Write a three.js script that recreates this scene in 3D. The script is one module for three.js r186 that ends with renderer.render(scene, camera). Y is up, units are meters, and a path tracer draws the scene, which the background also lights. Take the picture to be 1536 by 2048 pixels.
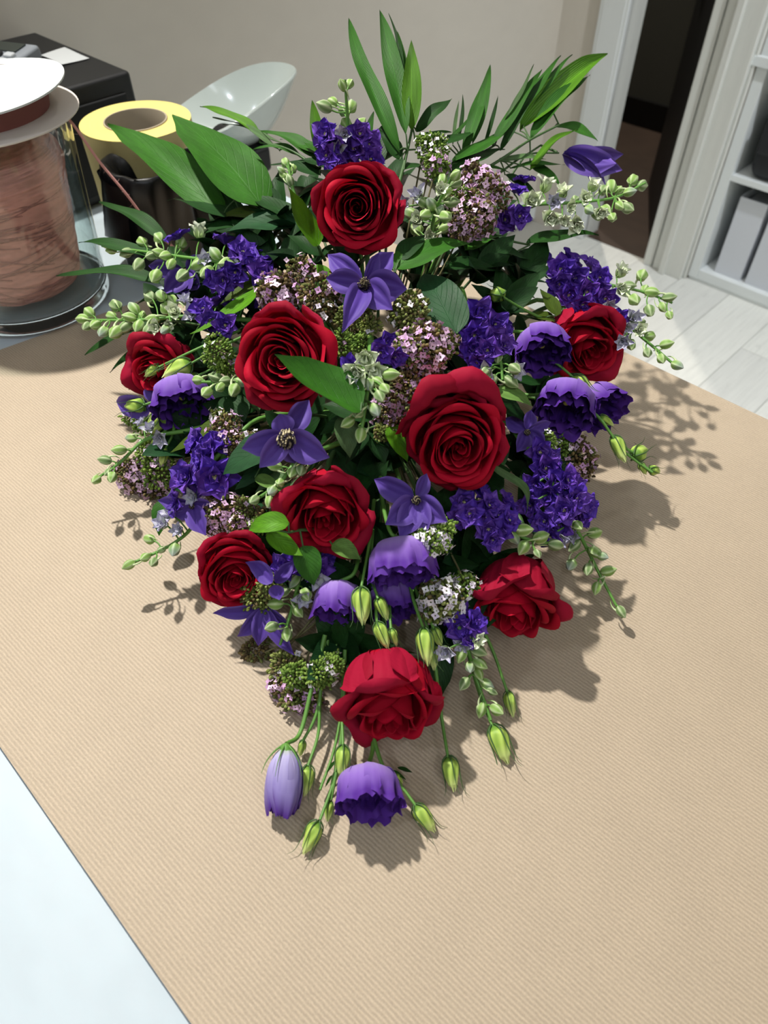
import * as THREE from 'three';
import { mergeGeometries, mergeVertices } from 'three/addons/utils/BufferGeometryUtils.js';
import { RoundedBoxGeometry } from 'three/addons/geometries/RoundedBoxGeometry.js';
import { RectAreaLightUniformsLib } from 'three/addons/lights/RectAreaLightUniformsLib.js';

// ------------------------------------------------------------------ camera
const scene = new THREE.Scene();
const W = 1536, H = 2048, F = 1450;                       // focal length in pixels of the 1536 x 2048 frame
const TY = 0.86, CY = 1.48;                               // table top and camera above the floor
const camera = new THREE.PerspectiveCamera(2 * Math.atan(H / 2 / F) * 180 / Math.PI, W / H, 0.02, 30);
const PITCH = 47.8 * Math.PI / 180, ROLL = 0.7 * Math.PI / 180;
const FW = new THREE.Vector3(0, -Math.sin(PITCH), -Math.cos(PITCH));
const U0 = new THREE.Vector3(0, Math.cos(PITCH), -Math.sin(PITCH)), R0 = new THREE.Vector3(1, 0, 0);
const RT = R0.clone().multiplyScalar(Math.cos(ROLL)).addScaledVector(U0, -Math.sin(ROLL));
const UP = U0.clone().multiplyScalar(Math.cos(ROLL)).addScaledVector(R0, Math.sin(ROLL));
const CAM = new THREE.Vector3(0, CY, 0);
camera.position.copy(CAM); camera.up.copy(UP); camera.lookAt(CAM.clone().add(FW));
camera.focus = 0.74; camera.userData.fStop = 6.4;
scene.add(camera);

// ------------------------------------------------------------------ lamps and exposure
const renderer = new THREE.WebGLRenderer({ antialias: true });
renderer.toneMapping = THREE.LinearToneMapping;
renderer.toneMappingExposure = 0.93;
renderer.shadowMap.enabled = true;
scene.background = new THREE.Color(0x0b0b0b);
RectAreaLightUniformsLib.init();
const LAMPS = [                                            // unseen ceiling lamps, last two added as fill: x, z, candela, colour, aim x, z, cone
  [-0.82, -1.38, 28, 0xfffaf2, .75, .75, 1.0], [1.75, -0.95, 19, 0xf4f8ff, 1.4, -2.2, .8], [0.9, 0.5, 1.0, 0xf4f8ff], [-0.25, 0.95, 1.4, 0xe6f0ff], [-1.5, 0.1, 2.2, 0xe8f1ff], [1.0, -4.1, 12, 0xfff4e6], [0.45, -1.9, 3.2, 0xfffaf4, -.1, -2.35, .75],
];
const FILL_PANEL = { x: 0.75, z: 1.15, w: 1.2, h: 0.6, power: 1.7 };

// ------------------------------------------------------------------ helpers
let seedState = 1234567;
const rnd = () => { seedState = (seedState + 0x6D2B79F5) | 0; let t = Math.imul(seedState ^ (seedState >>> 15), 1 | seedState); t = (t + Math.imul(t ^ (t >>> 7), 61 | t)) ^ t; return ((t ^ (t >>> 14)) >>> 0) / 4294967296; };
const seed = (n) => { seedState = n * 7919 + 13; };
const rr = (a, b) => a + (b - a) * rnd();
const V = (x, y, z) => new THREE.Vector3(x, y, z);
const clamp = (x, a, b) => Math.min(b, Math.max(a, x));
const smooth = (x) => { x = clamp(x, 0, 1); return x * x * (3 - 2 * x); };
const lerp = (a, b, t) => a + (b - a) * t;
const col = (hex) => new THREE.Color(hex);
const names = {};
const numbered = (n) => { const k = (names[n] = (names[n] ?? -1) + 1); return k ? `${n}_${String(k).padStart(3, '0')}` : n; };
// a pixel's ray meets the level "h above the table top"
function ray(u, v) { return FW.clone().addScaledVector(RT, (u - W / 2) / F).addScaledVector(UP, -(v - H / 2) / F); }
function at(u, v, h) { const d = ray(u, v); return CAM.clone().addScaledVector(d, (TY + h - CY) / d.y); }
const depthOf = (p) => p.clone().sub(CAM).dot(FW);
const px2m = (p, px) => px * depthOf(p) / F;
function facing(p, du, dv) {
  const l = Math.hypot(du, dv), k = l > 1 ? 1 / l : 1, c = Math.sqrt(Math.max(0, 1 - Math.min(1, l) ** 2));
  const t = CAM.clone().sub(p).normalize();
  return t.multiplyScalar(c).addScaledVector(RT, du * k).addScaledVector(UP, -dv * k).normalize();
}
const quatTo = (dir, twist = 0) => new THREE.Quaternion().setFromUnitVectors(V(0, 1, 0), dir.clone().normalize()).multiply(new THREE.Quaternion().setFromAxisAngle(V(0, 1, 0), twist));
function ab(a, b, y) { return V((a + b) * Math.SQRT1_2, y, (a - b) * Math.SQRT1_2); }   // table axes: a towards the viewer's right, b along the far right
function shadows(m) { m.castShadow = true; m.receiveShadow = true; return m; }
function mesh(name, g, m, parent) { const o = shadows(new THREE.Mesh(g, m)); o.name = numbered(name); (parent ?? scene).add(o); return o; }
function thing(name, label, category, p, group, turn = 0) {
  const o = new THREE.Group(); o.name = numbered(name); scene.add(o);
  o.position.copy(p); o.rotation.y = turn; o.userData = { label, category }; if (group) o.userData.group = group;
  return o;
}
function tag(o, label, category, group, kind) { Object.assign(o.userData, { label, category }); if (group) o.userData.group = group; if (kind) o.userData.kind = kind; return o; }
function struct(name, g, m, parent) { const o = mesh(name, g, m, parent); if (!parent) o.userData.kind = 'structure'; return o; }
const std = (o) => new THREE.MeshStandardMaterial(o), phys = (o) => new THREE.MeshPhysicalMaterial(o);
// grid surface: fn(s, t) -> Vector3, tint(s, t) -> Color
function sheet(ns, nt, fn, tint) {
  const P = [], UV = [], C = [], I = [];
  for (let j = 0; j <= nt; j++) for (let i = 0; i <= ns; i++) {
    const s = i / ns, t = j / nt, p = fn(s, t); P.push(p.x, p.y, p.z); UV.push(s, t);
    if (tint) { const c = tint(s, t); C.push(c.r, c.g, c.b); }
  }
  for (let j = 0; j < nt; j++) for (let i = 0; i < ns; i++) { const a = j * (ns + 1) + i, b = a + 1, c = a + ns + 1, d = c + 1; I.push(a, b, d, a, d, c); }
  const g = new THREE.BufferGeometry();
  g.setAttribute('position', new THREE.Float32BufferAttribute(P, 3)); g.setAttribute('uv', new THREE.Float32BufferAttribute(UV, 2));
  if (tint) g.setAttribute('color', new THREE.Float32BufferAttribute(C, 3));
  g.setIndex(I); g.computeVertexNormals(); return g;
}
// tapered tube through points
function tube(pts, r0, r1, seg = 16, sides = 7, tint) {
  const c = new THREE.CatmullRomCurve3(pts, false, 'centripetal'), fr = c.computeFrenetFrames(seg, false);
  const P = [], N = [], UV = [], I = [], C = [];
  for (let i = 0; i <= seg; i++) {
    const t = i / seg, p = c.getPointAt(t), r = lerp(r0, r1, t);
    for (let j = 0; j <= sides; j++) {
      const a = j / sides * Math.PI * 2, n = fr.normals[i].clone().multiplyScalar(Math.cos(a)).addScaledVector(fr.binormals[i], Math.sin(a));
      P.push(p.x + n.x * r, p.y + n.y * r, p.z + n.z * r); N.push(n.x, n.y, n.z); UV.push(j / sides, t);
      if (tint) { const q = tint(t); C.push(q.r, q.g, q.b); }
    }
  }
  for (let i = 0; i < seg; i++) for (let j = 0; j < sides; j++) { const a = i * (sides + 1) + j, b = a + sides + 1; I.push(a, a + 1, b, b, a + 1, b + 1); }
  const g = new THREE.BufferGeometry();
  g.setAttribute('position', new THREE.Float32BufferAttribute(P, 3)); g.setAttribute('normal', new THREE.Float32BufferAttribute(N, 3)); g.setAttribute('uv', new THREE.Float32BufferAttribute(UV, 2));
  if (tint) g.setAttribute('color', new THREE.Float32BufferAttribute(C, 3));
  g.setIndex(I); return g;
}
// a surface of revolution about y whose radius may ripple: prof = [[r, y], ...], tint(angle, t)
function spun(prof, sides, tint, ripple) {
  const c = new THREE.CatmullRomCurve3(prof.map((p) => V(p[0], p[1], 0)), false, 'centripetal'), n = Math.max(8, (prof.length - 1) * 3);
  return sheet(sides, n, (s, t) => { const q = c.getPoint(t), a = -s * Math.PI * 2, r = Math.max(0, q.x) * (ripple ? ripple(a, t) : 1); return V(r * Math.cos(a), q.y, r * Math.sin(a)); }, tint && ((s, t) => tint(-s * Math.PI * 2, t)));
}
// many transformed copies in one geometry, each with a colour of its own (for uncountable florets)
function scatter(base, list) {
  const bp = base.attributes.position, bn = base.attributes.normal, bi = base.index, n = bp.count, P = new Float32Array(n * 3 * list.length), N = new Float32Array(P.length), C = new Float32Array(P.length), I = [];
  const v = new THREE.Vector3(), nm = new THREE.Matrix3();
  list.forEach(({ m, c }, k) => {
    nm.getNormalMatrix(m);
    for (let i = 0; i < n; i++) {
      v.fromBufferAttribute(bp, i).applyMatrix4(m); P.set([v.x, v.y, v.z], (k * n + i) * 3);
      v.fromBufferAttribute(bn, i).applyMatrix3(nm).normalize(); N.set([v.x, v.y, v.z], (k * n + i) * 3);
      C.set([c.r, c.g, c.b], (k * n + i) * 3);
    }
    for (let i = 0; i < bi.count; i++) I.push(bi.getX(i) + k * n);
  });
  const g = new THREE.BufferGeometry();
  g.setAttribute('position', new THREE.BufferAttribute(P, 3)); g.setAttribute('normal', new THREE.BufferAttribute(N, 3)); g.setAttribute('color', new THREE.BufferAttribute(C, 3)); g.setIndex(I);
  return g;
}
const box = (w, h, d, x, y, z) => new THREE.BoxGeometry(w, h, d).translate(x, y, z);
const rbox = (w, h, d, r, x = 0, y = 0, z = 0) => new RoundedBoxGeometry(w, h, d, 3, r).translate(x, y, z);
// boxes given in the table's axes: b range, y range, a range
const abBox = (b0, b1, y0, y1, a0, a1) => box(b1 - b0, y1 - y0, a1 - a0, (b0 + b1) / 2, (y0 + y1) / 2, (a0 + a1) / 2).rotateY(Math.PI / 4);
function tex(n, m, fn, srgb, rx = 1, ry = 1) {
  const d = new Uint8Array(n * m * 4);
  for (let y = 0; y < m; y++) for (let x = 0; x < n; x++) { const c = fn(x / n, y / m, x, y), k = (y * n + x) * 4; for (let i = 0; i < 3; i++) d[k + i] = clamp(c[i], 0, 1) * 255; d[k + 3] = 255; }
  const t = new THREE.DataTexture(d, n, m); t.wrapS = t.wrapT = THREE.RepeatWrapping; t.magFilter = THREE.LinearFilter; t.minFilter = THREE.LinearMipmapLinearFilter; t.generateMipmaps = true;
  if (srgb) t.colorSpace = THREE.SRGBColorSpace; t.repeat.set(rx, ry); t.needsUpdate = true; return t;
}
// tiling value noise on [0,1)^2
function noise(period, sd) {
  const g = []; seed(sd); for (let i = 0; i < period * period; i++) g.push(rnd());
  return (x, y) => { x = ((x % 1) + 1) % 1 * period; y = ((y % 1) + 1) % 1 * period; const i = Math.floor(x), j = Math.floor(y), u = smooth(x - i), v = smooth(y - j), q = (a, b) => g[(b % period) * period + a % period]; return lerp(lerp(q(i, j), q(i + 1, j), u), lerp(q(i, j + 1), q(i + 1, j + 1), u), v); };
}
const n8 = noise(8, 3), n32 = noise(32, 5), n128 = noise(128, 7), n300 = noise(300, 9);
// ------------------------------------------------------------------ the room
const ROOM = { a0: -1.70, a1: 2.3, b0: -2.3, b1: 2.63, top: 3.0 };
const wallTex = tex(256, 256, (x, y) => { const v = 0.94 + 0.05 * n8(x, y) + 0.03 * n128(x, y); return [v, v, v]; }, false);
const wallM = std({ color: 0xc9c3b7, roughness: 0.85, map: wallTex, bumpMap: tex(256, 256, (x, y) => { const v = n128(x, y) * .6 + n300(x, y) * .4; return [v, v, v]; }), bumpScale: 0.0008 });
const whiteGloss = std({ color: 0xd9dedd, roughness: 0.35 });
const trimM = std({ color: 0xd6d8d3, roughness: 0.45, map: tex(64, 256, (x, y) => { const v = 0.93 + 0.05 * n8(x, y) - (n32(x, y) > .86 ? .06 : 0); return [v, v, v * .985]; }) });
const ceilM = std({ color: 0xe9e9e6, roughness: 0.9 });
const floorBase = std({ color: 0x9a988f, roughness: 0.9 });
const { a0: A0, a1: A1, b0: B0, b1: B1, top: CT } = ROOM;
const DA0 = -1.43, DA1 = -1.145, ALC = -0.965;             // doorway and the start of the shelf alcove along the right wall
const floorO = struct('floor', abBox(B0 - .1, 4.1, -0.12, -0.012, -3.2, A1 + .1), floorBase);
struct('ceiling', abBox(B0 - .1, 4.1, CT, CT + .1, -3.2, A1 + .1), ceilM);
struct('wall_back', abBox(B0 - .1, B1 + .1, -.05, CT, A0 - .1, A0), wallM);
struct('wall_left', abBox(B0 - .1, B0, -.05, CT, A0 - .1, A1 + .1), wallM);
struct('wall_front', abBox(B0 - .1, 3.2, -.05, CT, A1, A1 + .1), wallM);
struct('wall_right', mergeGeometries([
  abBox(B1, B1 + .1, -.05, CT, A0 - .1, DA0 - .005), abBox(B1, B1 + .1, 2.04, CT, DA0 - .005, DA1 + .005), abBox(B1, B1 + .1, -.05, CT, DA1 + .005, ALC),
  abBox(B1, 3.15, -.05, CT, ALC - .03, ALC - .005), abBox(3.05, 3.15, -.05, CT, ALC - .03, A1 + .1)]), wallM);
// the dim room beyond the doorway
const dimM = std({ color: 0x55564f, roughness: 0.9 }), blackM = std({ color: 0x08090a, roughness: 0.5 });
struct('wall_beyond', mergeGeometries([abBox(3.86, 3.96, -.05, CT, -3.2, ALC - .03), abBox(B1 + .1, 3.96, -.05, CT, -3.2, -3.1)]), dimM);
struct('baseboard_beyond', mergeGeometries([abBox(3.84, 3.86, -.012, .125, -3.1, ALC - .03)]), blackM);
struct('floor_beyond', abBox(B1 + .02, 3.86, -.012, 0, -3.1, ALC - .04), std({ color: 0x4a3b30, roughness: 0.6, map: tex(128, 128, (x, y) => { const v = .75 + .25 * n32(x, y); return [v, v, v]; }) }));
// door casings: stepped mouldings
function casing(name, a0, a1, steps, m) {
  const g = steps.map(([f0, f1, out]) => { const w = (a1 - a0) * (f1 - f0), q = rbox(.03 + out, 2.06, w, .004, B1 + .0 + (.03 - out) / 2 - .015, 1.03, lerp(a0, a1, (f0 + f1) / 2)).rotateY(Math.PI / 4); return q; });
  return struct(name, mergeGeometries(g), m);
}
casing('trim_1', -1.54, DA0, [[0, 1, .004], [.1, .9, .006]], whiteGloss);
casing('trim_2', DA1, ALC, [[0, .2, .0], [.2, .24, -.012], [.24, .46, .003], [.44, .58, .024], [.56, .94, .012], [.94, 1, -.008]], trimM);
struct('trim_3', abBox(B1 - .01, B1 + .12, 2.0, 2.1, -1.54, ALC), whiteGloss);
struct('trim_4', mergeGeometries([abBox(B1 - .005, B1 + .1, 0, 2.0, DA0 - .004, DA0), abBox(B1 + .01, B1 + .1, 0, 2.0, DA1, DA1 + .004)]), trimM);
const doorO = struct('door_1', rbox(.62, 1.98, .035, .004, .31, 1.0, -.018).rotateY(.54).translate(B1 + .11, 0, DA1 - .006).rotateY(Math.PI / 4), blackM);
mesh('door_handle', mergeGeometries([new THREE.CylinderGeometry(.024, .024, .01, 20).rotateX(Math.PI / 2).translate(.55, 1.02, -.04), tube([V(.55, 1.02, -.04), V(.55, 1.02, -.075), V(.44, 1.02, -.08)], .008, .008, 12, 8)]).rotateY(.54).translate(B1 + .11, 0, DA1 - .006).rotateY(Math.PI / 4), std({ color: 0x888888, metalness: 1, roughness: .3 }), doorO);
struct('baseboard_back', rbox(B1 - B0, .1, .016, .003, (B0 + B1) / 2, .05, A0 + .008).rotateY(Math.PI / 4), whiteGloss);

// whitewashed floor boards, each a piece of the floor
{
  const grain = (sd) => { const q = noise(64, sd), s = noise(16, sd + 1); return tex(256, 128, (x, y) => { const st = q(x * .12, y) * .5 + q(x * .4, y * 1) * .3 + n128(x, y) * .2, k = s(x, y * 2) > .86 ? .1 : 0; const v = .92 + .09 * st - k * .4; return [v * .97, v * .975, v * .965]; }, true); };
  const mats = [11, 12, 13].map((s, i) => std({ color: [0xe4e4df, 0xdededa, 0xe7e7e2][i], map: grain(s), roughness: 0.55 }));
  const PW = 0.19, PL = 1.22, g = rbox(PL - .0016, .012, PW - .0016, .0012, 0, -.006, 0);
  seed(21);
  for (let k = -7; k < 16; k++) {
    const a = -0.60 + PW * (k + .5); if (a - PW / 2 < A0 - .02 || a > A1) continue;
    const off = (k === 0 ? 2.35 : k === -1 ? 2.42 + .33 : 2.35 + rr(0, PL));
    for (let j = -5; j < 2; j++) {
      let b0 = off + j * PL, b1 = b0 + PL; const top = a > ALC ? 3.05 : B1 + .02; b0 = Math.max(b0, B0); b1 = Math.min(b1, top); if (b1 - b0 < .05) continue;
      const m = mesh('floor_board', Math.abs(b1 - b0 - PL) < 1e-6 ? g : rbox(b1 - b0 - .0016, .012, PW - .0016, .0012, 0, -.006, 0), mats[Math.floor(rnd() * 3)], floorO);
      m.position.copy(ab(a, (b0 + b1) / 2, rr(-.0004, .0004))); m.rotation.y = Math.PI / 4;
    }
  }
}
// ceiling lamps out of view: each built as a recessed downlight, with its light just below the glowing face
LAMPS.forEach(([x, z, cd, c, tx, tz, cone], i) => {
  const o = thing('unseen_ceiling_lamp', ['unseen ceiling lamp above the back of the worktop casting the main shadows', 'unseen ceiling lamp above the aisle lighting the shelf and floor', 'unseen ceiling lamp right of the viewer softening the shadows', 'unseen ceiling lamp above the near end of the worktop softening the shadows', 'unseen ceiling lamp near the left wall lighting the vase', 'added ceiling lamp brightening the dim room beyond the doorway', 'added ceiling lamp brightening the back wall'][i], 'downlight', V(x, CT, z));
  mesh('ring', spun([[.04, -.001], [.062, -.001], [.064, -.006], [.058, -.012], [.046, -.012], [.042, -.008], [.04, -.001]], 32), whiteGloss, o);
  mesh('glowing_face', new THREE.CylinderGeometry(.04, .04, .003, 32).translate(0, -.006, 0), std({ color: 0xffffff, emissive: c, emissiveIntensity: 6 }), o);
  const l = new THREE.SpotLight(c, cd, 0, cone ?? 1.25, cone ? 0.9 : 0.6, 2); l.position.set(x, CT - .03, z); l.target.position.set(tx ?? x * .6, 0, tz ?? z * .6 - .2); l.castShadow = true; l.shadow.radius = 2; l.shadow.mapSize.set(2048, 2048); scene.add(l, l.target);
});
{
  const o = thing('added_fill_panel', 'added fill panel light on the ceiling behind the viewer', 'panel light', V(FILL_PANEL.x, CT, FILL_PANEL.z));  // soft fill light added out of view, to lift the shadows
  mesh('frame', mergeGeometries([box(FILL_PANEL.w + .04, .02, .02, 0, -.01, FILL_PANEL.h / 2 + .01), box(FILL_PANEL.w + .04, .02, .02, 0, -.01, -FILL_PANEL.h / 2 - .01), box(.02, .02, FILL_PANEL.h, FILL_PANEL.w / 2 + .01, -.01, 0), box(.02, .02, FILL_PANEL.h, -FILL_PANEL.w / 2 - .01, -.01, 0)]), whiteGloss, o);
  mesh('diffuser', box(FILL_PANEL.w, .006, FILL_PANEL.h, 0, -.008, 0), std({ color: 0xffffff, emissive: 0xf2f6ff, emissiveIntensity: 2.5 }), o);
  const l = new THREE.RectAreaLight(0xf2f6ff, FILL_PANEL.power, FILL_PANEL.w, FILL_PANEL.h); l.position.set(FILL_PANEL.x, CT - .02, FILL_PANEL.z); l.lookAt(FILL_PANEL.x, 0, FILL_PANEL.z); scene.add(l);
}

// ------------------------------------------------------------------ worktop, paper
const worktopM = std({ color: 0xc3ced6, roughness: 0.28, map: tex(512, 512, (x, y) => { const v = .96 + .03 * n8(x, y) + .02 * n128(x, y) - (n300(x, y) > .993 ? .35 : 0); return [v * .99, v, v]; }, true) });
{
  const T = thing('worktop_table', 'long white worktop table the flowers and paper lie on', 'table', ab(-.1, .35, 0), null, Math.PI / 4);
  const b0 = -.85 - .35, b1 = .852 - .35, a0 = -1.69 + .1, a1 = 1.1 + .1;
  mesh('tabletop', rbox(b1 - b0, .036, a1 - a0, .004, (b0 + b1) / 2, TY - .018, (a0 + a1) / 2), worktopM, T);
  mesh('apron', mergeGeometries([box(b1 - b0 - .1, .08, .02, (b0 + b1) / 2, TY - .076, a0 + .06), box(b1 - b0 - .1, .08, .02, (b0 + b1) / 2, TY - .076, a1 - .06), box(.02, .08, a1 - a0 - .14, b0 + .05, TY - .076, (a0 + a1) / 2), box(.02, .08, a1 - a0 - .14, b1 - .05, TY - .076, (a0 + a1) / 2)]), whiteGloss, T);
  for (const [b, a] of [[b0 + .06, a0 + .06], [b1 - .06, a0 + .06], [b0 + .06, a1 - .06], [b1 - .06, a1 - .06]]) mesh('leg', rbox(.06, TY - .036, .06, .004, b, (TY - .036) / 2, a), whiteGloss, T);
}
{
  // ribbed kraft paper: thin sheet lying on the worktop, its near-left edge lifted a little, its far end cut askew
  const rib = tex(512, 512, (x, y, i, j) => { const s = .5 + .5 * Math.sin(2 * Math.PI * (y * 32) + 1.3 * (n32(x, y) - .5)), v = .5 + (s - .5) * .8 * (.6 + .6 * n128(x * .5, y)) + .3 * (n300(x, y) - .5); return [v, v, v]; });
  const kc = tex(1024, 1024, (x, y) => { const f = n300(x, y) * .5 + n300(x * 1.7, y * .6) * .5, s = .5 + .5 * Math.sin(2 * Math.PI * (y * 64) + 1.3 * (n32(x * 2, y * 2) - .5)), v = .92 + .02 * (n8(x, y) - .5) + .10 * (f - .5) + .10 * (s - .5) * (.5 + n128(x, y)); return [v, v * .985, v * .96]; }, true);
  rib.repeat.set(1, 1); kc.repeat.set(.5, .5);
  const m = std({ color: 0xc0b19d, roughness: .62, map: kc, bumpMap: rib, bumpScale: .00035 });
  const lift = (b, a) => .0006 + .007 * Math.exp(-((b + .045) / .05)) * smooth((.9 - Math.abs(a + .1)) / .4) * (b < .25 ? 1 : 0) + .0006 * (n8(b * .5 + .3, a * .5) - .3) + .002 * Math.exp(-(((a + 1.0) / .05) ** 2));
  const bL = -.044, bR = .858, aN = .95, tilt = 0.16;
  const g = (off) => sheet(60, 120, (s, t) => { const b = lerp(bL, bR, s), aF = -1.065 + tilt * (b + .05) , a = lerp(aF, aN, t), y = lift(b, a) - (b > .852 ? (b - .852) * 1.2 : 0); return ab(a, b, TY + Math.max(.0004, y) + off); });
  const top = g(.0004), uv = top.attributes.uv, pos = top.attributes.position, th = 0.73;
  for (let i = 0; i < uv.count; i++) { const x = pos.getX(i), z = pos.getZ(i), p = x * Math.cos(th) + z * Math.sin(th), q = -x * Math.sin(th) + z * Math.cos(th); uv.setXY(i, p / .105, q / .105); }
  const bot = g(0); bot.index.array.reverse(); bot.setAttribute('uv', uv.clone());
  const o = mesh('kraft_paper', mergeGeometries([top, bot]), m); tag(o, 'brown ribbed kraft paper sheet spread over the white worktop', 'wrapping paper');
}
// ------------------------------------------------------------------ things standing at the back of the worktop
const baseM = phys({ color: 0xf6fbfa, transmission: 1, thickness: .02, ior: 1.5, roughness: .03 });
const paneM = phys({ color: 0xf6fbfa, transmission: 1, thickness: 0, ior: 1.5, roughness: .02 });
const whitePlastic = std({ color: 0xcdd1d2, roughness: .45 }), greyPlastic = std({ color: 0x8a9097, roughness: .4 }), blackPlastic = std({ color: 0x0b0d10, roughness: .5 });
const twineM = std({ color: 0xf2a9a2, roughness: .95, map: tex(256, 256, (x, y) => { const v = .84 + .16 * n128(x * .2, y) + .08 * (n300(x * .3, y) - .5); return [v, v, v]; }, true), bumpMap: tex(256, 256, (x, y) => { const v = n128(x * .2, y); return [v, v, v]; }), bumpScale: .002 });
const JAR = ab(-1.110, .340, TY + .0035), JR = .113, JH = .265;
{
  const o = thing('glass_vase', 'large clear glass cylinder vase holding the cone of pink twine', 'vase', JAR);
  const r = JR, t = .006;
  mesh('glass_wall', spun([[r + .0005, .026], [r + .002, .05], [r + .017, JH - .01], [r + .018, JH - .002], [r + .016, JH], [r + .018 - t, JH - .002], [r + .017 - t, JH - .01], [r + .003 - t, .05], [r - t, .0275]], 72), paneM, o);
  mesh('glass_base', spun([[0, 0], [r * .8, 0], [r - .004, .001], [r, .006], [r + .0005, .02], [r - .0005, .0255], [r - .004, .026], [r * .7, .0255], [0, .0255]], 72), baseM, o);
}
{
  const o = thing('twine_cone', 'thick cone of wound dusty pink twine inside the glass vase', 'twine', JAR.clone().add(V(0, .0275, 0)));
  mesh('wound_twine', spun([[0, .002], [.06, .0], [.074, .006], [.08, .02], [.09, .08], [.102, .15], [.107, .185], [.095, .2], [.05, .204], [0, .204]], 64, null, (a, q) => 1 + .012 * Math.sin(q * 160 + a * 2) + .008 * Math.sin(q * 90 - a * 3)), twineM, o);
  // wound strands standing proud of the cone, in crossing bands
  seed(31); const st = [];
  for (let k = 0; k < 60; k++) { const y0 = rr(.02, .16), a0 = rr(0, 6.28), sl = rr(-.05, .05) + (rnd() < .4 ? rr(-.06, .06) : 0), pts = []; for (let i = 0; i <= 12; i++) { const q = i / 12, y = clamp(y0 + sl * (q - .5) * 1.4, .008, .182), R = lerp(.08, .107, clamp((y - .02) / .165, 0, 1)) + .0008; pts.push(V(R * Math.cos(a0 + q * 3.1), y, R * Math.sin(a0 + q * 3.1))); } st.push(tube(pts, .0011, .0011, 26, 5)); }
  mesh('strand', mergeGeometries(st), twineM, o);
  const q = (u, v, h) => at(u, v, h).sub(o.position);
  const fly = [V(.02, .21, .03), V(.075, .235, .05), q(118, 226, .268), q(135, 236, .262), q(200, 325, .205), q(250, 385, .165), q(292, 440, .125), q(330, 480, .09), q(380, 520, .06)];
  mesh('loose_strand', tube(fly, .0019, .0019, 60, 7), std({ color: 0xd49a93, roughness: .95 }), o);
  const fz = []; for (let k = 0; k < 46; k++) { const c = new THREE.CatmullRomCurve3(fly.slice(3)), p = c.getPoint(rnd()), d = V(rr(-1, 1), rr(-1, 1), rr(-1, 1)).multiplyScalar(.006); fz.push(tube([p, p.clone().addScaledVector(d, .6), p.clone().add(d).add(V(rr(-.002, .002), rr(-.002, .002), 0))], .00018, .0001, 4, 3)); }
  mesh('fuzz', mergeGeometries(fz), std({ color: 0xdfb5ae, roughness: 1 }), o).userData.kind = 'stuff';
}
{
  // a spool with two white discs and a pink core that sits on the vase
  const o = thing('spool', 'white card spool with two round discs lying on top of the vase', 'spool', JAR.clone().add(V(.02, JH + .001, -.004)));
  const disc = (r, y, tilt) => spun([[0, y], [r - .001, y], [r, y + .001], [r, y + .002], [r - .001, y + .003], [0, y + .003]], 64);
  mesh('lower_disc', disc(.127, 0), std({ color: 0xd8cfc8, roughness: .6 }), o);
  mesh('core', spun([[.09, .003], [.092, .015], [.09, .03], [.088, .034]], 48), std({ color: 0x8f5a55, roughness: .9 }), o);
  const up = sheet(64, 6, (s, t) => { const a = -s * Math.PI * 2, r = .121 * t; return V(r * Math.cos(a) * (1 + .01 * Math.sin(3 * a)), .036 + .0025 * Math.sin(a + .6) * t + .004 * t * t * Math.cos(2 * a + .7), r * Math.sin(a)); });
  const dn = up.clone(); dn.translate(0, -.0022, 0); dn.index.array.reverse(); dn.computeVertexNormals();
  const rim = sheet(64, 1, (s, t) => { const a = -s * Math.PI * 2, r = .121; return V(r * Math.cos(a) * (1 + .01 * Math.sin(3 * a)), .036 + .0025 * Math.sin(a + .6) + .004 * Math.cos(2 * a + .7) - .0022 * (1 - t), r * Math.sin(a)); });
  mesh('upper_disc', mergeGeometries([up, dn, rim]), whitePlastic, o);
}
// black till box behind the vase, a device and a slip on it
const BX = { a0: -1.67, a1: -1.327, b0: .06, b1: .708, h: .2 };
{
  const o = thing('black_box', 'large black box standing against the back wall behind the vase', 'box', ab((BX.a0 + BX.a1) / 2, (BX.b0 + BX.b1) / 2, TY), null, Math.PI / 4);
  const w = BX.b1 - BX.b0, d = BX.a1 - BX.a0;
  mesh('body', rbox(w, BX.h - .004, d, .008, 0, (BX.h + .004) / 2, 0), blackPlastic, o);
  mesh('front_panel', rbox(w - .04, BX.h - .05, .006, .003, 0, BX.h / 2 - .005, d / 2 + .002), std({ color: 0x0c0e10, roughness: .8 }), o);
  for (const [x, z] of [[-1, -1], [1, -1], [-1, 1], [1, 1]]) mesh('foot', new THREE.CylinderGeometry(.012, .012, .006, 16).translate(x * (w / 2 - .03), .003, z * (d / 2 - .03)), blackPlastic, o);
}
{
  const p = at(-18, 138, BX.h + .012), o = thing('desk_calculator', 'grey desk calculator with dark keys lying on the black box', 'calculator', V(p.x, TY + BX.h, p.z), null, Math.PI / 4 - 1.15);
  const tilt = .12;
  mesh('case', rbox(.17, .022, .15, .006, -.03, .016, 0).rotateX(tilt), greyPlastic, o);
  mesh('display', box(.13, .002, .03, -.03, .0285, -.05).rotateX(tilt), std({ color: 0x2b3330, roughness: .15 }), o);
  const kg = rbox(.018, .008, .014, .003, 0, 0, 0), km = std({ color: 0x1a1c20, roughness: .4 }), kl = std({ color: 0xbfc4c8, roughness: .4 });
  for (let j = 0; j < 4; j++) for (let i = 0; i < 6; i++) { const k = mesh('key', kg, i === 5 ? kl : km, o); k.position.copy(V(-.095 + i * .026, .029, -.02 + j * .022).applyAxisAngle(V(1, 0, 0), tilt)); k.rotation.x = tilt; }
}
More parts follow.
